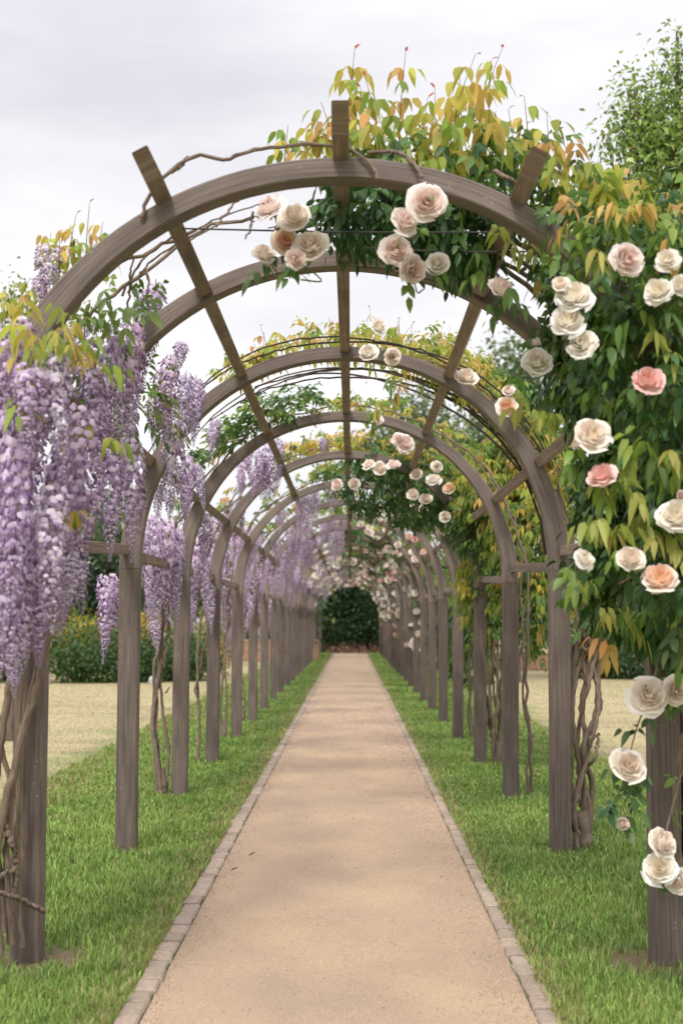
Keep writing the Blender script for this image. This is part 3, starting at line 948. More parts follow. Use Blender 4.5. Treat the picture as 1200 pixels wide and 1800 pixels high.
NEAR = [(750, 355, 70, 'blush', 6.0), (712, 388, 56, 'blush', 6.12), (696, 440, 56, 'blush', 6.3), (725, 474, 60, 'blush', 6.3), (768, 462, 46, 'white', 6.4), (473, 362, 50, 'blush', 6.5), (517, 380, 58, 'cream', 6.4),
        (503, 424, 50, 'peach', 6.45), (545, 430, 64, 'cream', 6.4), (520, 456, 46, 'blush', 6.35), (464, 445, 46, 'cream', 6.5), (1102, 455, 68, 'blush', 6.3), (1172, 455, 44, 'white', 6.4), (1156, 510, 52, 'white', 6.35),
        (1197, 500, 44, 'white', 6.3), (882, 505, 56, 'blush', 6.6), (985, 497, 32, 'cream', 6.5), (1007, 518, 62, 'white', 6.4), (996, 562, 58, 'white', 6.38), (1022, 604, 58, 'white', 6.35), (944, 634, 58, 'white', 6.6),
        (942, 602, 28, 'bud', 6.65), (1137, 667, 64, 'pink', 6.3), (1041, 762, 62, 'cream', 6.4), (1012, 782, 30, 'bud', 6.45), (1058, 832, 52, 'pink', 6.35), (1187, 905, 62, 'white', 6.2), (1027, 982, 42, 'white', 6.45),
        (1108, 980, 54, 'cream', 6.35), (1159, 1014, 64, 'peach', 6.3), (1140, 1222, 66, 'cream', 6.25), (1190, 1213, 58, 'cream', 6.25), (1104, 1345, 64, 'cream', 6.3), (1094, 1448, 36, 'bud', 6.3), (1165, 1480, 56, 'cream', 6.3),
        (1158, 1524, 60, 'white', 6.28), (1190, 1548, 48, 'cream', 6.3), (1196, 870, 30, 'bud', 6.25)]
for (x, y, d, k, Yq) in NEAR:
    if x > 960 and y > 420 and y < 1100: Yq = 5.62
    o = add_bloom(r0, at(x, y, Yq), d * Yq / F_PX * 1.04, k, jit=0.32)
    p = at(x, y, Yq + 0.05)
    compound(fo, np.repeat(p[None], 3, 0) + rng.normal(0, .025, (3, 3)) + np.array((0, .03, -.01)), rng.normal(0, 1, (3, 3)) + np.array((0, .2, -.4)), np.array([[0, -.6, .7]] * 3), 0.06, 1, 0.062, 0.038, pick(DARK + MID, 3), True, .4, .9, .4)
    if y < 1130: tube(st, [p, p + rng.normal(0, .03, 3) + (0, .12, -.03), p + (rng.normal(0, .06), .3, -.02)], 0.0028, 0.004, n=10, k=5, col=(.2, .25, .1))
    if k == 'pink': o['label'] = 'deep pink rose bloom'
    if k == 'peach': o['label'] = 'cream rose bloom with an apricot heart'
    if k == 'bud': o['label'] = 'half open blush bud'

for q in ([(1165, 1130, 6.6), (1150, 1185, 6.45), (1140, 1225, 6.3), (1118, 1280, 6.33), (1104, 1345, 6.36), (1112, 1400, 6.36), (1096, 1446, 6.34)], [(1195, 1120, 6.6), (1192, 1200, 6.4), (1188, 1215, 6.32)],
          [(1205, 1330, 6.7), (1180, 1420, 6.5), (1166, 1478, 6.36), (1160, 1520, 6.35), (1190, 1548, 6.36)]):
    Qp = tube(st, [at(*t) for t in q], 0.0045, 0.0025, n=26, k=5)
    for t in Qp[3::5]: compound(fo, t[None], rng.normal(0, 1, (1, 3)), np.array([[0, -.5, .7]]), 0.06, 1, 0.06, 0.036, pick(DARK + MID[:2], 1), True)
fo.build('foliage', M_LEAF, r0)
st.build('stem', M_VINE, r0)


def arch_leaves(mb, Y, a0, a1, n, pal, LL, rmin=1.55, rmax=1.8, ylo=-0.25, yhi=0.5, hang=0.6, fine=True, pairs=2):
    a = np.radians(rng.uniform(a0, a1, n)); r = rng.triangular(rmin, (rmin + rmax) / 2, rmax, n)
    O = np.stack([np.cos(a), 0.35 * rng.normal(0, 1, n), np.sin(a)], -1)
    P = np.stack([r * np.cos(a), Y + rng.uniform(ylo, yhi, n), ZC + r * np.sin(a)], -1)
    compound(mb, P, O * 0.7 + rng.normal(0, 0.5, (n, 3)), O + np.array((0, 0, 0.7)), LL * 1.4, pairs, LL, LL * 0.42, pick(pal, n), fine, 0.5, 0.9, hang)


def arch_shoots(stm, yf, Y, a0, a1, n, h, ylo=-0.2, yhi=0.6, leaf=0.08, fine=True, r=1.62):
    for _ in range(n):
        a = rng.uniform(a0, a1)
        p = arch_pt(a, r, Y + rng.uniform(ylo, yhi))
        shoot(stm, yf, p, h * rng.uniform(0.5, 1.3), (0.25 * h * math.cos(R(a)) + rng.normal(0, .05), rng.normal(0, .05)), leaf=leaf * rng.uniform(.8, 1.2), fine=fine)


# --- rose on the second right post: the knotted trunks
r1 = empty('climbing_rose', (1.72, 10.6, 0), 'climbing rose with thick knotted twisted bare trunks beside the second right post', 'climbing rose', GR)
st = MB()
for pts, rr in ((((1016, 1496), (1027, 1400), (1010, 1300), (1003, 1220), (1012, 1150), (1022, 1080), (1014, 1000)), .021), (((1022, 1494), (1008, 1420), (1032, 1330), (1022, 1240), (1036, 1160), (1028, 1060), (1042, 985)), .019),
                (((1030, 1492), (1040, 1380), (1024, 1320), (1048, 1250), (1050, 1180), (1062, 1120), (1072, 1080), (1090, 1055)), .022), (((1026, 1494), (1036, 1420), (1016, 1350), (1014, 1290), (1032, 1210), (1046, 1150), (1056, 1100), (1048, 1015)), .018),
                (((1014, 1494), (1004, 1380), (1002, 1260), (1014, 1180), (1038, 1130), (1052, 1100), (1080, 1040)), .020), (((1020, 1340), (1042, 1290), (1050, 1220), (1038, 1160), (1018, 1125), (1010, 1050)), .016),
                (((1030, 1440), (1012, 1390), (1022, 1360), (1045, 1330), (1052, 1290)), .014), (((1036, 1190), (1022, 1150), (1030, 1120), (1040, 1142)), .015), (((1044, 1270), (1056, 1240), (1050, 1200)), .012)):
    tube(st, [at(px, py, 10.58 + rng.normal(0, .05)) for px, py in pts], rr, rr * .75, n=46, k=9, wob=.004, knots=.13)
tube(st, [at(1020, 1502, 10.58), at(1026, 1470, 10.58), at(1022, 1430, 10.58)], .06, .035, n=12, k=10, wob=.008, knots=.15)
for k in range(3):
    tube(st, cane_path(1, 1.72, 10.6, 10.6 + 0.1 * k, 60 + 12 * k, 1.62 + 0.015 * k, 1.2), 0.012, 0.005, n=60, k=6, wob=0.003)
st.build('stem', M_VINE, r1)
st = MB()
for k in range(5):
    P = [arch_pt(a, 1.60 + 0.03 * math.sin(k * 2 + a * 0.05) + 0.012 * k, 11.35 + 0.16 * k + 0.1 * math.sin(a * 0.06 + k)) for a in np.linspace(-2 + 4 * k, 108 + 8 * k, 12)]
    tube(st, P, 0.012, 0.005, n=50, k=6, wob=0.003, knots=0.06)
for k in range(2):
    P = [arch_pt(a, 1.625 + 0.02 * k + 0.012 * math.sin(a * .11 + 2 * k), 10.42 - 0.05 * k + 0.03 * math.sin(a * .1)) for a in np.linspace(28, 152 - 14 * k, 14)]
    tube(st, P, 0.008, 0.005, n=60, k=6, wob=0.003, knots=0.08)
st.build('cane', M_CANE, r1)
yf = ys = MB(); fo = MB()
arch_leaves(yf, 10.7, 22, 122, 230, YEL + YEL + ORA[:1], 0.075, 1.62, 1.78, -0.3, 0.6)
arch_leaves(yf, 11.2, 14, 72, 420, YEL + MID, 0.075, 1.66, 2.0, -0.2, 0.8)
arch_shoots(ys, yf, 10.7, 22, 118, 36, 0.22, leaf=0.07)
arch_shoots(ys, yf, 10.9, 50, 92, 14, 0.36, leaf=0.075)
arch_leaves(fo, 10.6, -5, 48, 200, DARK + MID, 0.062, 1.62, 1.9, -0.3, 0.5)
Q = smooth_path([at(690, 640, 11.8), at(680, 690, 11.8), at(655, 728, 11.8)], 14)
for q in Q:
    compound(fo, q[None] + rng.normal(0, .03, (1, 3)), rng.normal(0, .6, (1, 3)), np.array([[0, -.3, 1.]]), 0.11, 2, 0.075, 0.032, pick(MID + YEL[:2] + ORA[:1], 1), True, .5, .9, .8)
fo.build('foliage', M_LEAF, r1); yf.build('young_foliage', M_YOUNG, r1)
for (x, y, d, k) in ((647, 618, 38, 'white'), (690, 627, 34, 'cream'), (666, 573, 34, 'white'), (820, 661, 44, 'cream'), (890, 714, 42, 'peach'), (893, 686, 30, 'blush')):
    add_bloom(r1, at(x, y, 10.2), d * 10.2 / F_PX, k, jit=0.3)

# --- small rose on the third right post
r2 = empty('climbing_rose', (1.70, 13.85, 0), 'slender climbing rose on the third right post, single blush bloom at its arch crown', 'climbing rose', GR)
st = MB(); tube(st, cane_path(1, 1.72, 13.85, 13.8, 88, 1.66), 0.016, 0.006, n=50, k=6, wob=0.008, knots=.08)
tube(st, cane_path(1, 1.68, 13.9, 13.95, 60, 1.67), 0.012, 0.005, n=50, k=6, wob=0.008); st.build('stem', M_VINE, r2)
yf = ys = MB()
arch_leaves(yf, 14.0, 35, 96, 90, YEL + MID, 0.075, 1.62, 1.78, -0.2, 0.5); arch_shoots(ys, yf, 14.0, 40, 96, 8, 0.2)
yf.build('young_foliage', M_YOUNG, r2)
add_bloom(r2, at(663, 738, 13.55), 25 * 13.55 / F_PX, 'blush')

# --- bushy rose on the fourth right post
r3 = empty('climbing_rose', (1.72, 17.0, 0), 'bushy climbing rose, tall golden green leaf column above a forked trunk at fourth right post', 'climbing rose', GR)
st = MB()
bundle(st, 1.70, 16.95, 4, 0, 0.06, 0.025, top=1.4, lean=-0.02)
for k in range(5):
    a = k * 1.3
    tube(st, [(1.70, 16.95, 0.1), (1.72 + .12 * math.cos(a), 16.95 + .12 * math.sin(a), 0.6), (1.72 + .3 * math.cos(a), 16.95 + .4 * math.sin(a), 1.5)], 0.024, 0.012, n=24, k=7, wob=.006, knots=.08)
st.build('stem', M_VINE, r3)
col3 = [blob(920, 790, 16.0, 50, 60, .6), blob(925, 960, 15.8, 55, 140, .8), blob(935, 1060, 15.6, 50, 80, .6), blob(880, 900, 16.4, 60, 110, .6), blob(850, 1050, 17.2, 30, 110, .3), blob(905, 860, 16.2, 60, 70, .7)]
roof3 = [blob(690, 800, 17.1, 80, 30, .35), blob(760, 850, 17.1, 60, 42, .35), blob(660, 860, 17.4, 65, 36, .35), blob(820, 900, 17.0, 40, 60, .35), blob(745, 890, 18.0, 60, 30, .5)]
fo = MB(); yf = ys = MB()
leafage(fo, col3, 2500, DARK + MID + MID, 0.07, 0.034, seed=13, fine=False)
leafage(fo, roof3, 800, DARK, 0.07, 0.036, seed=15, fine=False)
young_on(yf, col3, 1300, YEL + MID[1:3] + ORA[:1], 0.085, seed=13, up=-0.1, fine=False)
young_on(yf, col3, 380, YEL + ORA, 0.085, seed=13, up=0.3, fine=False, cond=lambda P: P[:, 2] > 2.5)
arch_leaves(yf, 17.2, 55, 118, 220, YEL + ORA[:2], 0.085, 1.62, 1.86, -0.2, 0.9, fine=False)
arch_leaves(yf, 16.9, 10, 60, 240, YEL + MID + ORA[:1], 0.085, 1.62, 2.0, -0.2, 1.2, fine=False)
arch_shoots(ys, yf, 17.2, 20, 100, 26, 0.25, fine=False)
fo.build('foliage', M_LEAF, r3); yf.build('young_foliage', M_YOUNG, r3)
for (x, y, d, k) in ((712, 780, 40, 'blush'), (647, 815, 23, 'cream'), (667, 822, 26, 'cream'), (691, 816, 26, 'blush'), (731, 833, 26, 'cream'), (768, 820, 22, 'white'), (761, 842, 30, 'white'), (788, 858, 24, 'peach'),
                     (725, 868, 26, 'cream'), (748, 876, 24, 'cream'), (815, 895, 24, 'peach'), (782, 908, 24, 'white'), (592, 852, 25, 'blush'), (622, 850, 26, 'cream'), (700, 772, 24, 'blush')):
    add_bloom(r3, at(x, y, 16.6), d * 16.6 / F_PX, k, jit=0.3)

# --- the rest of the roses, towards the far end
ORD = ['fifth', 'sixth', 'seventh', 'eighth', 'ninth', 'tenth', 'eleventh', 'twelfth', 'thirteenth', 'fourteenth', 'fifteenth', 'sixteenth', 'seventeenth', 'eighteenth', 'nineteenth', 'twentieth', 'twenty-first', 'twenty-second', 'twenty-third', 'twenty-fourth']


def far_proto(kind):
    pass


for k in range(4, len(POST_Y)):
    Y = POST_Y[k]
    f = (k - 4) / max(1, len(POST_Y) - 5)
    thick = k in (8, 9, 11, 13)
    lab = ('leafy climbing rose with %s blooms around the %s right post' % (['peach and cream', 'white', 'mixed pink', 'blush'][k % 4], ORD[k - 4])) if k < 13 else 'distant climbing rose, one of the white flowered run along the far right posts'
    r = empty('climbing_rose', (1.70, Y + 0.1, 0), lab, 'climbing rose', GR)
    st = MB(); tube(st, cane_path(1, 1.70, Y + .12, Y + .1, 92, 1.65), 0.018, 0.007, n=40, k=5, wob=0.01)
    tube(st, cane_path(1, 1.76, Y + .2, Y + .3, 70, 1.68), 0.014, 0.006, n=40, k=5, wob=0.01); st.build('stem', M_VINE, r)
    fo, yf = MB(), MB()
    big = 1 + Y / 60
    m = int(260 / big) * (2.2 if thick else 1) * (0.35 if k in (5, 6, 7) else 1); m = int(m)
    arch_leaves(fo, Y, 0, 105, m, DARK + MID, 0.085 * big, 1.5 if thick else 1.58, 1.85, -0.2, 0.6, fine=False)
    cb = [(np.array((1.78, Y + 0.4, 1.5)), np.array((0.20, 0.5, 0.8)))]
    leafage(fo, cb, int(160 / big), DARK + MID, 0.085 * big, 0.04 * big, seed=20 + k, fine=False)
    arch_leaves(yf, Y + .2, 5, 100, int((70 if k in (5, 6, 7) else 170) / big), YEL + MID + ORA[:1], 0.085 * big, 1.64, 1.92, -0.2, 0.8, fine=False)
    fo.build('foliage', M_LEAF, r); yf.build('young_foliage', M_YOUNG, r)
    nb = (5, 5, 7, 8, 12, 14)[k - 4] if k < 10 else 12
    ring = k in (12, 15, 18, 21)
    if ring: nb = 74
    for _ in range(nb):
        kd = rng.choice([['peach', 'cream', 'blush'], ['white', 'white', 'cream'], ['pink', 'blush', 'peach'], ['blush', 'cream', 'white']][k % 4])
        if k >= 11: kd = rng.choice(['white', 'white', 'cream', 'blush', 'white', 'pink'])
        a = rng.uniform(2, 100 if k < 11 else 135)
        if k < 8: a = rng.uniform(28, 82)
        if ring:
            a = rng.uniform(-8, 150)
            kd = 'pink' if 62 < a < 96 and rng.random() < .45 else rng.choice(['white', 'white', 'cream'])
        if k >= 8 and not ring and rng.random() < 0.3: p = np.array((rng.uniform(1.48, 1.66), Y - 0.12, rng.uniform(0.9, 2.0)))
        else: p = arch_pt(a, rng.uniform(1.48, 1.68), Y - 0.1 - 0.1 * rng.random())
        add_bloom(r, p, rng.uniform(0.12, 0.17) * (1.6 if ring else 1 + 0.25 * f), kd, jit=0.5)

# ------------------------------------------------------------------ wisterias on the left
WLEAF = [(0.10, 0.17, 0.03), (0.16, 0.24, 0.04), (0.07, 0.13, 0.03), (0.2, 0.27, 0.05)]
w0 = empty('wisteria', (-1.66, 7.0, 0), 'nearest wisteria, heavy curtain of long lilac racemes above bare stems at the front left post', 'wisteria', GW)
st = MB()
V = lambda *a: [at(*p) for p in a]
for pts, a, b in ((V((20, 1660, 6.95), (12, 1500, 6.9), (28, 1350, 6.85), (60, 1200, 6.85), (85, 1060, 6.9), (95, 900, 6.9)), .018, .012),
                  (V((0, 1680, 6.9), (-5, 1500, 6.85), (30, 1330, 6.8), (70, 1190, 6.8), (92, 1040, 6.85), (70, 880, 6.9)), .020, .014),
                  (V((40, 1665, 7.0), (30, 1450, 6.97), (36, 1250, 6.95), (40, 1050, 6.95), (30, 880, 7.0)), .013, .011),
                  (V((5, 1640, 6.9), (-10, 1400, 6.9), (10, 1250, 6.9), (25, 1120, 6.9), (5, 950, 6.9)), .02, .014),
                  (V((15, 1650, 7.1), (40, 1480, 7.1), (8, 1340, 7.1), (-5, 1200, 7.1), (20, 1000, 7.1)), .015, .011),
                  (V((-20, 1568, 6.7), (20, 1575, 6.8), (50, 1588, 6.93), (80, 1603, 7.02)), .011, .012),
                  (V((-10, 1545, 6.75), (22, 1528, 6.9), (32, 1480, 6.98), (34, 1300, 7.0), (38, 1060, 7.0)), .013, .012),
                  (V((5, 1440, 6.85), (20, 1480, 6.85), (28, 1510, 6.9), (26, 1560, 6.92)), .012, .010)):
    tube(st, pts, a, b, n=40, k=8, wob=.003, knots=.06)
for k in range(3):
    tube(st, cane_path(-1, -1.68, 7.0, 6.6 + .3 * k, 55 + 10 * k, 1.66, 1.2), 0.018, 0.008, n=50, k=6, wob=.008, knots=.08)
# pale stems lying along and over the front arch
for pts in (V((248, 382, 6.1), (262, 345, 6.1), (298, 302, 6.08), (350, 273, 6.1), (400, 280, 6.1), (440, 266, 6.1), (500, 256, 6.1), (590, 256, 6.12), (630, 272, 6.1), (655, 295, 6.08), (662, 315, 6.06)),
            V((648, 268, 6.3), (690, 266, 6.2), (722, 282, 6.1), (742, 312, 6.06)), V((300, 302, 6.1), (315, 294, 6.12), (330, 276, 6.15)), V((868, 300, 6.3), (890, 312, 6.2), (905, 320, 6.3))):
    tube(st, pts, 0.0085, 0.0075, n=40, k=6, wob=.0025, knots=.12)
for pts in (V((215, 520, 6.9), (240, 470, 6.8), (290, 425, 6.7), (340, 405, 6.6), (420, 370, 6.5), (480, 355, 6.5)), V((225, 515, 6.9), (270, 455, 6.8), (330, 425, 6.6), (380, 398, 6.6), (455, 380, 6.5)),
            V((225, 540, 7.0), (232, 455, 6.6), (236, 425, 6.3)), V((256, 470, 6.7), (262, 500, 6.7), (248, 540, 6.8)), V((380, 398, 6.6), (420, 350, 6.7), (450, 340, 6.8)), V((445, 372, 6.5), (440, 400, 6.5), (432, 420, 6.5))):
    tube(st, pts, 0.006, 0.003, n=30, k=5, wob=.004, knots=.15)
st.build('stem', M_VINE, w0)
fo = MB(); yf = ys = MB()
leafage(fo, [blob(205, 530, 7.2, 55, 30, .3), blob(110, 600, 6.6, 90, 40, .4), blob(240, 700, 8.5, 60, 60, .4)], 90, WLEAF, 0.075, 0.032, seed=31, pairs=3, RL=.16)
for (x, y, Yq) in ((40, 560, 5.6), (110, 590, 5.6), (150, 600, 5.7), (75, 600, 5.6), (165, 640, 5.8), (55, 575, 5.7), (20, 690, 5.5), (175, 745, 6.0), (185, 770, 6.1), (100, 915, 5.9), (130, 560, 5.9), (10, 620, 5.6), (140, 615, 5.6), (90, 575, 5.7)):
    p = at(x, y, Yq)
    compound(yf, np.repeat(p[None], 2, 0), rng.normal(0, .6, (2, 3)) + np.array((0, -.5, .2)), np.array([[0, -.2, 1.]] * 2), 0.13, 2, 0.085, 0.034, pick(YEL[:2] + ORA[1:2] + YEL, 2), True, .6, .9, .8)
for (x, yb, yt, Yq) in ((120, 470, 372, 6.7), (150, 470, 365, 6.7), (175, 450, 385, 6.8), (85, 470, 405, 6.7), (105, 480, 410, 6.6), (135, 480, 400, 6.75), (30, 560, 490, 7.4), (55, 560, 500, 7.4), (12, 560, 510, 7.4)):
    p0, p1 = at(x, yb, Yq), at(x, yt, Yq)
    shoot(ys, yf, p0, p1[2] - p0[2], rng.normal(0, .05, 2), leaf=0.07)
# a single large pale leaf spray by the beam
compound(fo, at(222, 545, 6.5)[None], np.array([[.6, -.5, .1]]), np.array([[0, -.3, 1.]]), 0.12, 1, 0.12, 0.06, np.array([(0.16, 0.24, 0.05)]))
fo.build('foliage', M_LEAF, w0); yf.build('young_foliage', M_YOUNG, w0)
W0 = [(25, 720, 350, 5.55), (68, 640, 235, 5.6), (95, 615, 250, 5.65), (142, 715, 300, 5.95), (40, 560, 170, 5.9), (5, 565, 250, 5.8), (205, 570, 190, 7.2), (235, 560, 200, 7.4),
      (274, 495, 150, 7.75), (255, 555, 120, 7.8), (180, 640, 200, 7.0), (300, 625, 150, 8.3), (328, 655, 130, 8.8), (345, 662, 110, 9.2), (285, 650, 160, 8.5), (308, 720, 190, 8.8), (85, 428, 115, 6.6), (72, 485, 65, 6.6),
      (190, 775, 215, 6.7), (228, 772, 225, 7.2), (212, 780, 130, 7.3), (15, 900, 290, 5.6), (60, 920, 260, 5.8), (120, 900, 190, 6.2), (100, 960, 150, 6.3), (138, 985, 90, 6.4), (35, 1000, 190, 5.7), (2, 1050, 165, 5.7), (55, 1050, 120, 6),
      (82, 880, 200, 5.9), (160, 860, 130, 6.3), (150, 560, 130, 7.3), (20, 640, 220, 6.2), (-25, 700, 330, 5.7), (115, 760, 230, 6.1), (172, 700, 170, 6.6), (240, 650, 90, 8.0), (270, 700, 90, 8.4), (250, 510, 80, 7.6), (130, 850, 150, 6.5), (110, 1040, 90, 6.5), (-30, 560, 260, 6.1), (340, 700, 90, 9.0), (318, 600, 60, 8.5), 
      (20, 1090, 140, 6.4), (62, 985, 170, 6.4), (110, 570, 170, 6.3), (160, 610, 190, 6.6), (50, 700, 300, 6.05), (98, 790, 220, 6.35), (-15, 820, 300, 6.0), (45, 640, 180, 5.45),
      (205, 640, 170, 7.4), (225, 690, 140, 7.8), (125, 980, 110, 5.95), (65, 1060, 110, 5.75), (90, 850, 250, 5.65)]
for (x, y, L, Yq) in W0:
    add_raceme(w0, at(x, y, Yq), L * Yq / F_PX * rng.uniform(.97, 1.06), wmul=1.02)


def gen_left(k, lab, racs, n_arch, a0, a1, trunk, leaf_n, lens=(.32, .6), ylo=-.3, yhi=.9):
    Y = POST_Y[k]
    w_ = empty('wisteria', (-1.68, Y + .05, 0), lab, 'wisteria', GW)
    st = MB()
    if trunk: bundle(st, -1.68, Y - 0.02, trunk, 0, 0.06, 0.018, top=1.9, sx=-1)
    for j in range(2):
        tube(st, cane_path(-1, -1.68, Y + .05, Y + .05 + .2 * j, 85 - 20 * j, 1.65 + .02 * j, 0.0 if not trunk else 1.2), 0.016, 0.007, n=44, k=6, wob=.01, knots=.1)
    st.build('stem', M_VINE, w_)
    far = Y > 19
    fo = MB(); big = 1 + max(0, Y - 14) / 50
    arch_leaves(fo, Y, 92, 178, leaf_n, WLEAF + YEL[:3] + ORA[:1], 0.075 * big, 1.58, 1.8, -.2, .7, fine=not far, pairs=3)
    fo.build('foliage', M_LEAF, w_)
    for (x, y, L, Yq) in racs: add_raceme(w_, at(x, y, Yq), L * Yq / F_PX, far)
    for _ in range(n_arch):
        a = rng.uniform(a0, a1)
        rr = rng.uniform(1.50, 1.78) if k < 4 else rng.uniform(1.5, 1.9)
        p = arch_pt(a, rr, Y + rng.uniform(ylo, yhi))
        if rng.random() < 0.25: p = np.array((-rng.uniform(1.6, 2.0), Y + rng.uniform(ylo, yhi), rng.uniform(1.7, 2.6)))
        add_raceme(w_, p, rng.uniform(*lens), far)
    return w_


w1 = gen_left(2, 'wisteria with twisted bare stems and thick skirt of pale racemes at third left post',
              [(255, 920, 140, 11.6), (275, 905, 185, 12.3), (298, 912, 190, 12.6), (315, 930, 150, 13.1), (285, 960, 150, 12.7), (262, 950, 130, 12), (306, 980, 120, 12.9), (270, 1000, 110, 12.4), (246, 930, 90, 11.3),
               (185, 1012, 155, 10.9), (198, 1010, 120, 11.1), (205, 1020, 90, 11.3), (330, 800, 110, 11.6), (345, 815, 90, 12.2), (325, 850, 70, 12), (345, 950, 160, 14.9), (356, 960, 140, 15.3), (338, 990, 120, 14.6), (272, 1090, 60, 13.2),
               (380, 735, 50, 13.2), (372, 750, 60, 13), (360, 900, 120, 14), (300, 860, 60, 11.5), (278, 850, 70, 10.9), (290, 800, 90, 10.6), (310, 930, 170, 12.8), (240, 960, 80, 11.4), (330, 1060, 60, 14.9)], 4, 150, 178, 4, 30)
fo = MB()
arch_leaves(fo, 13.6, 99, 142, 230, MID + DARK + WLEAF, 0.085, 1.58, 1.84, -.4, .4, hang=0.2)
fo.build('foliage', M_LEAF, w1)
w2 = gen_left(3, 'wisteria on a thin crooked stem, short dark lilac racemes hanging under the fourth arch',
              [(430, 800, 80, 16), (455, 790, 90, 16.1), (472, 775, 115, 16.2), (490, 770, 90, 16.3), (445, 820, 60, 16), (463, 820, 65, 16.2), (482, 800, 90, 16.1), (568, 770, 34, 16.5), (425, 835, 40, 16.3), (400, 880, 100, 17.5), (378, 900, 130, 17.2),
               (390, 950, 120, 18), (384, 1000, 90, 18.3), (410, 920, 80, 18.6), (438, 785, 60, 16.1), (370, 960, 130, 17.4)], 8, 140, 178, 0, 40)
LEFT = ['loose lilac racemes', 'dense violet racemes', 'pale washed lilac racemes', 'long drooping mauve racemes']
for k in range(4, len(POST_Y)):
    lab = ('wisteria of %s at the %s left post of the tunnel' % (LEFT[k % 4], ORD[k - 4])) if k < 13 else 'distant wisteria, one of the hazy lilac run along the far left posts'
    lens = (.4, .7) if k < 9 else ((.35, .6) if k < 11 else (.28, .45))
    w_ = gen_left(k, lab, [], 30, 142, 179, 2 if k < 7 else 0, 50, lens, -.2, 1.3)
    # a run of racemes inside the crown of some arches
    for _ in range({4: 8, 5: 6, 6: 16, 7: 18, 9: 8, 12: 8, 16: 8}.get(k, 3)):
        add_raceme(w_, arch_pt(rng.uniform(93, 140), rng.uniform(1.5, 1.62), POST_Y[k] + rng.uniform(.12, .6)), rng.uniform(.3, .62) if k < 9 else rng.uniform(.25, .42), True)

# ------------------------------------------------------------------ planting beyond
def crown_mesh(blobs, n, pal, size, seed, shell=0.45, droop=0.3, asp=0.55):
    mb = MB()
    P, O = sample(blobs, n, shell, seed)
    # clumps: leaves gather round twig ends
    m = max(8, n // 14)
    ctr, co = P[:m], O[:m]
    idx = rng.integers(0, m, n)
    P = ctr[idx] + rng.normal(0, size * 1.5, (n, 3)); O = co[idx]
    tone = rng.uniform(0.72, 1.25, (m, 1))[idx]
    add_leaves(mb, P, O * 0.7 + rng.normal(0, 0.7, (n, 3)), O + np.array((0, 0, .7)) + rng.normal(0, .4, (n, 3)), size * rng.uniform(.7, 1.3, n), size * asp * rng.uniform(.7, 1.2, n), pick(pal, n) * tone, droop, fine=False)
    return mb


def tree(name, label, cat, base, blobs, n, pal, size, r_tr, seed, group=None, shell=0.45, trunk=True):
    base = np.array(base, float)
    o = empty(name, base, label, cat, group)
    cm = crown_mesh(blobs, n, pal, size, seed, shell)
    cm.build('crown' if trunk else 'foliage', M_LEAF, o)
    mb = MB()
    cz = np.mean([b[0] for b in blobs], 0)
    if trunk:
        top = np.array((cz[0], cz[1], cz[2]))
        tube(mb, [base - (0, 0, .1), base * .6 + top * .4 + rng.normal(0, r_tr * .5, 3), top], r_tr, r_tr * .45, n=14, k=9, wob=r_tr * .05)
        for b in blobs:
            for _ in range(3):
                e = b[0] + b[1] * unit(rng.normal(0, 1, 3)) * 0.5
                s = base * .45 + top * .55
                tube(mb, [s, (s + e) / 2 + rng.normal(0, .05, 3) * b[1], e], r_tr * .4, r_tr * .08, n=10, k=6)
        mb.build('trunk', M_TRUNK, o)
    else:
        for b in blobs:
            for _ in range(4):
                e = b[0] + b[1] * unit(rng.normal(0, 1, 3)) * 0.6
                tube(mb, [base + rng.normal(0, .1, 3) * (1, 1, 0), (base + e) / 2, e], r_tr, r_tr * .3, n=6, k=5)
        mb.build('stem', M_TRUNK, o)
    return o


GT = 'trees beyond the lawn'
TG = [(0.07, 0.14, 0.03), (0.10, 0.18, 0.035), (0.14, 0.23, 0.05), (0.05, 0.10, 0.025)]
DG = [(0.025, 0.055, 0.018), (0.035, 0.07, 0.02), (0.02, 0.045, 0.016)]
GG = [(0.12, 0.17, 0.07), (0.10, 0.15, 0.06), (0.15, 0.19, 0.08)]
YG = [(0.20, 0.25, 0.05), (0.26, 0.28, 0.06), (0.15, 0.2, 0.04)]
b0 = at(1225, 1150, 17)
tree('tree', 'tall fresh green tree rising behind the nearest rose at the upper right', 'tree', (b0[0], 17.5, 0),
     [blob(1200, 230, 17.5, 90, 120, .8), blob(1165, 290, 17.3, 85, 80, .7), blob(1280, 240, 17.6, 95, 110, .9), blob(1130, 330, 17.4, 65, 50, .5), blob(1190, 140, 17.5, 34, 60, .35), blob(1110, 190, 17.4, 30, 80, .25), blob(1198, 50, 17.5, 18, 45, .25), blob(1150, 210, 17.4, 50, 60, .4), blob(1250, 380, 17.8, 140, 120, .9), blob(1085, 250, 17.4, 45, 30, .3)],
     10500, [(0.17, 0.27, 0.055), (0.23, 0.34, 0.07), (0.30, 0.40, 0.09), (0.13, 0.21, 0.05)], 0.09, .13, 101, GT, 0.35)
tree('tree', 'soft grey green tree seen blurred under the second arch', 'tree', (at(735, 1150, 48)[0], 48, 0), [blob(735, 740, 48, 45, 55, 1.6), blob(775, 790, 48, 60, 50, 1.6), blob(700, 800, 48, 50, 50, 1.5)], 3800, GG, 0.24, .22, 103, GT)
tree('tree', 'grey green tree between the third right arch leg and the near rose', 'tree', (at(900, 1150, 40)[0], 40, 0), [blob(895, 650, 40, 45, 60, 1.4), blob(930, 720, 40, 60, 80, 1.6), blob(870, 760, 40, 60, 70, 1.5), blob(960, 820, 40, 70, 90, 1.6)], 5200, GG + TG[:1], 0.22, .24, 104, GT)
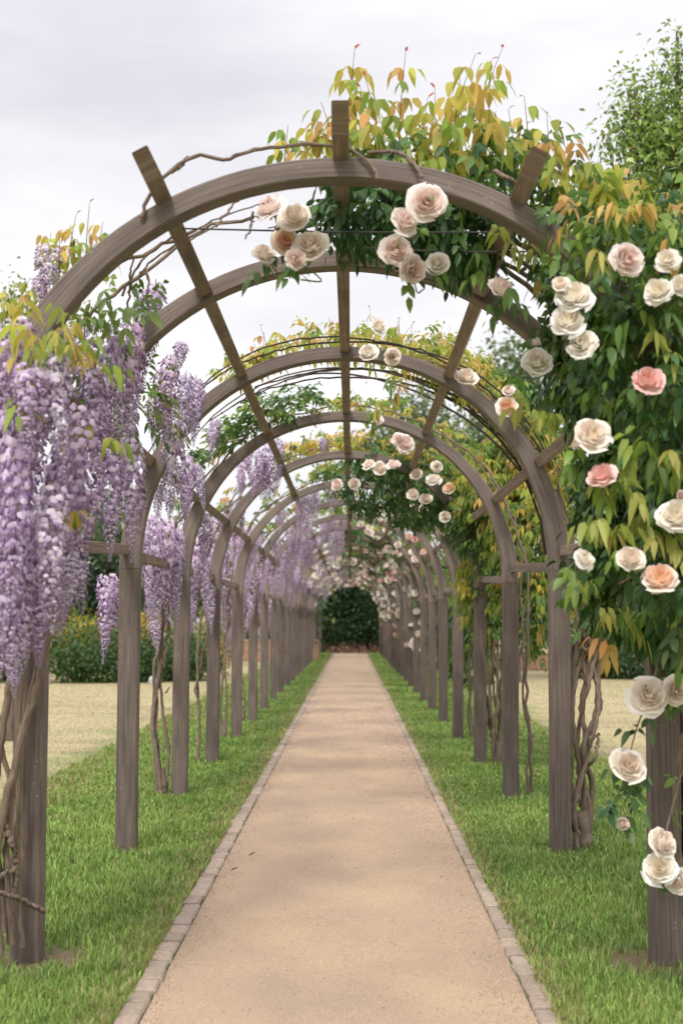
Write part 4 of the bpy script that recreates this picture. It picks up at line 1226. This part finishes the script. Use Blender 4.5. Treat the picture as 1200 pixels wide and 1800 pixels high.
tree('tree', 'mid green orange tinged tree behind the right arches over the lawn edge', 'tree', (at(815, 1150, 44)[0], 44, 0), [blob(815, 820, 44, 70, 70, 1.6), blob(850, 900, 44, 70, 80, 1.6), blob(780, 890, 44, 55, 70, 1.5)], 4600, TG + GG + [(0.30, 0.22, 0.06)], 0.22, .22, 105, GT)
tree('tree', 'dark tree with a reddish trunk beyond the right lawn', 'tree', (at(1068, 1185, 45)[0], 45, 0), [blob(1075, 1010, 45, 70, 70, 1.6), blob(1010, 1030, 45, 60, 60, 1.5), blob(1140, 1020, 45, 70, 80, 1.6)], 4600, TG + DG, 0.2, .28, 106, GT)
tree('tree', 'dark evergreen tree behind the shrub border on the left', 'tree', (at(178, 1190, 47)[0], 47, 0), [blob(180, 1010, 47, 42, 95, 1.5), blob(150, 1060, 47, 40, 60, 1.4), blob(205, 1060, 47, 40, 55, 1.4)], 5200, DG, 0.2, .25, 107, GT)
tree('tree', 'light green bushy tree behind the dark evergreen on the left', 'tree', (at(190, 1190, 52)[0], 52, 0), [blob(195, 915, 52, 38, 50, 1.4), blob(230, 980, 52, 50, 60, 1.5)], 2600, TG + YG, 0.24, .2, 108, GT)
tree('tree', 'broad green tree at the left edge behind the nearest wisteria', 'tree', (at(40, 1190, 46)[0], 46, 0), [blob(40, 1000, 46, 80, 110, 1.8), blob(-40, 1050, 46, 80, 90, 1.8), blob(100, 1060, 46, 50, 70, 1.4)], 5600, TG + DG, 0.22, .26, 109, GT)
tree('tree', 'yellow green tree showing between the left arches above the border', 'tree', (at(330, 1180, 55)[0], 55, 0), [blob(320, 1010, 55, 60, 60, 1.6), blob(380, 1040, 55, 50, 50, 1.4), blob(280, 1050, 55, 45, 50, 1.4)], 3600, YG + TG + [(0.36, 0.24, 0.07)], 0.24, .2, 110, GT)
tree('tree', 'small olive tree between the left posts far down the lawn', 'tree', (at(430, 1165, 66)[0], 66, 0), [blob(430, 1060, 66, 60, 45, 1.8), blob(480, 1075, 66, 50, 40, 1.6), blob(520, 1060, 66, 45, 50, 1.6)], 3600, TG + GG, 0.28, .2, 111, GT)
tree('tree', 'small bright green tree between the right posts far down the lawn', 'tree', (at(770, 1160, 68)[0], 68, 0), [blob(770, 1060, 68, 50, 45, 1.8), blob(720, 1080, 68, 40, 40, 1.6), blob(830, 1070, 68, 50, 45, 1.8), blob(900, 1075, 68, 60, 40, 1.8)], 4200, TG + YG[:1], 0.28, .2, 112, GT)
tree('tree', 'slim pale yellow green sapling above the wisteria at the left edge', 'tree', (at(20, 1190, 20)[0], 20, 0), [blob(25, 530, 20, 38, 36, .35), blob(60, 560, 20, 22, 30, .25), blob(0, 600, 20, 60, 60, .5)], 900, YG, 0.09, .06, 113, GT, 0.3)

GS = 'shrubs of the border beyond the lawn'
SH = [(0.035, 0.08, 0.02), (0.05, 0.11, 0.025), (0.07, 0.14, 0.03)]
for (x, y, rx, ry, Yq, lab, pal) in ((140, 1150, 62, 52, 39, 'rounded glossy dark green shrub, widest of the left border', SH), (235, 1152, 50, 48, 39.5, 'rounded green shrub behind the second left post', SH), (325, 1155, 40, 40, 40.5, 'low green shrub behind the third left post', SH + TG[:1]),
                                     (-10, 1150, 90, 56, 39, 'dark shrub at the left edge behind the wisteria stems', SH), (1110, 1158, 42, 40, 43, 'dark sparse shrub on the right beside the reddish trunk', SH + DG), (1030, 1160, 40, 34, 43.5, 'green shrub behind the knotted rose trunks', SH), (1200, 1150, 60, 45, 43, 'dark green shrub at the right edge', SH)):
    tree('shrub', lab, 'shrub', at(x, y + ry + 6, Yq) * (1, 1, 0), [blob(x, y, Yq, rx, ry, .8), blob(x - rx * .5, y + 12, Yq - .3, rx * .6, ry * .7, .6), blob(x + rx * .5, y + 10, Yq - .2, rx * .6, ry * .75, .6)], 4200, pal, 0.11, .03, int(x) + 900, GS, 0.6, trunk=False)
ye = [(0.55, 0.42, 0.05), (0.50, 0.33, 0.06), (0.30, 0.30, 0.05)]
for (x, y, rx, ry, Yq, lab, pal) in ((140, 1105, 58, 16, 41, 'yellow flowering shrub rising behind the widest dark shrub', ye), (250, 1098, 40, 14, 42, 'yellow and orange flowering shrub behind the second left post', ye + ORA), (385, 1110, 36, 30, 44, 'olive and apricot flowering shrub between left posts', GG + ORA)):
    tree('flowering_shrub', lab, 'flowering shrub', at(x, 1195, Yq) * (1, 1, 0), [blob(x, y, Yq, rx, ry, .6), blob(x, y + 30, Yq, rx * .9, 34, .6)], 2400, pal + TG[:1], 0.1, .03, int(x) + 950, 'flowering shrubs of the left border', 0.5, trunk=False)

# yew hedge closing the view, low walls, tree belt
hd = empty('hedge', (0, 79, 0), 'tall dark clipped hedge closing the far end of the path', 'hedge')
mb = MB()
n = 26000
X = rng.uniform(-5.5, 5.5, n); Z = rng.uniform(0, 4.6, n); Yv = 78 + 0.25 * fbm(X + 9, Z, 1.2, 61) + rng.random(n) * 0.25
topm = rng.random(n) < 0.15
Z = np.where(topm, 4.6 + rng.normal(0, .05, n), Z); Yv = np.where(topm, 78 + 1.8 * rng.random(n), Yv)
add_leaves(mb, np.stack([X, Yv, Z], -1), np.stack([rng.normal(0, .6, n), -np.ones(n) * .6, rng.normal(.2, .6, n)], -1), np.tile((0, -.6, .8), (n, 1)), .17 * rng.uniform(.7, 1.3, n), .1, pick([(0.03, 0.065, 0.022), (0.045, 0.085, 0.026), (0.025, 0.05, 0.018)], n), .2, fine=False)
mb.build('foliage', M_LEAF, hd)
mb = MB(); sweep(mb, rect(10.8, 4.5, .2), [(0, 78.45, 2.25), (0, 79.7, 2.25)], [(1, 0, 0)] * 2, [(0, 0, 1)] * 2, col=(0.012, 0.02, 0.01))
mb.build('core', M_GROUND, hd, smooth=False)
bd = empty('flower_bed', (0, 77, 0), 'low bed of dusty pink flowers at the foot of the dark hedge', 'flower bed')
cm = crown_mesh([(np.array((x, 77, .12)), np.array((.5, .4, .2))) for x in np.arange(-2, 2.1, .5)], 1500, [(0.45, 0.2, 0.17), (0.3, 0.14, 0.1), (0.08, 0.1, 0.03), (0.5, 0.3, 0.24)], .09, 71)
cm.build('flowers', M_LEAF, bd)
for (x0, x1, Yq, h, lab) in ((at(640, 1170, 58)[0] + 2.2, at(1010, 1170, 50)[0], 50, .55, 'low pinkish tan wall along the far edge of the right lawn'), (at(370, 1170, 60)[0], at(560, 1170, 60)[0], 60, .8, 'low pinkish brick wall beyond the left posts')):
    o = empty('garden_wall', ((x0 + x1) / 2, Yq, 0), lab, 'garden wall', 'low garden walls')
    mb = MB(); xs = np.linspace(x0, x1, 40)
    O = np.stack([xs, np.full(40, Yq), h / 2 + 0.03 * rng.normal(0, 1, 40)], -1)
    sweep(mb, rect(.35, h, .03), O, np.tile((0, 1, 0), (40, 1)), np.tile((0, 0, 1), (40, 1)), col=(0.40, 0.24, 0.17))
    mb.build('masonry', M_BRICK, o, smooth=False)
    mb = MB(); O[:, 2] = h + .035; sweep(mb, rect(.42, .06, .01), O, np.tile((0, 1, 0), (40, 1)), np.tile((0, 0, 1), (40, 1)), col=(0.46, 0.33, 0.25))
    mb.build('coping', M_BRICK, o, smooth=False)
mb = MB()
bl = [(np.array((x, 105 + rng.uniform(-6, 6), 1.8 + rng.uniform(0, .9))), np.array((5, 3, 2.6 + rng.uniform(0, .8)))) for x in np.arange(-75, 76, 4.5)]
mb = crown_mesh(bl, 26000, TG + GG + DG, 0.42, 301, 0.5)
tag(mb.build('tree_belt', M_LEAF), kind='stuff')
# small pale stones by the left border
for (x, y, s_, lab) in ((80, 1190, .24, 'white block at the foot of the left border'), (268, 1190, .2, 'small grey white stone beside the second left post')):
    g = at(x, 1196, 38)
    mb = MB(); a = np.linspace(0, np.pi, 7)
    z = np.array((0, .3, .62, .9, 1.0)) * s_; rr = np.array((.5, .52, .48, .36, .12)) * s_
    sec = np.stack([np.stack([np.cos(np.linspace(0, 6.283, 9)[:-1]), np.sin(np.linspace(0, 6.283, 9)[:-1])], -1) * q * rng.uniform(.85, 1.15, (8, 1)) for q in rr])
    sweep(mb, sec, [(g[0], 38, q) for q in z], [(1, 0, 0)] * 5, [(0, 1, 0)] * 5, col=(.42, .41, .40))
    tag(mb.build('stone', M_STONE, origin=(g[0], 38, 0)), lab, 'stone', 'pale stones by the border')

# fallen leaves and twigs on the gravel
for (x, y, Yq, lab) in ((405, 1534, 0, 'curled brown dead leaf on the left side of the gravel'), (437, 1508, 0, 'thin dead leaf further along the left side of the gravel'), (848, 1520, 0, 'reddish dead leaf on the right kerb')):
    # ground depth for that pixel
    lo, hi = 5.0, 40.0
    for _ in range(40):
        m_ = (lo + hi) / 2
        if at(x, y, m_)[2] > 0.02: lo = m_
        else: hi = m_
    p = at(x, y, lo)
    mb = MB()
    add_leaves(mb, [p + (0, 0, .012)], [(1, .4, .25)], [(0, 0, 1)], .05, .024, np.array([(0.10, 0.05, 0.03) if x < 800 else (.28, .09, .06)]), -.3, .7)
    tag(mb.build('dead_leaf', M_LEAF, origin=p), lab, 'dead leaf', 'dead leaves on the path')
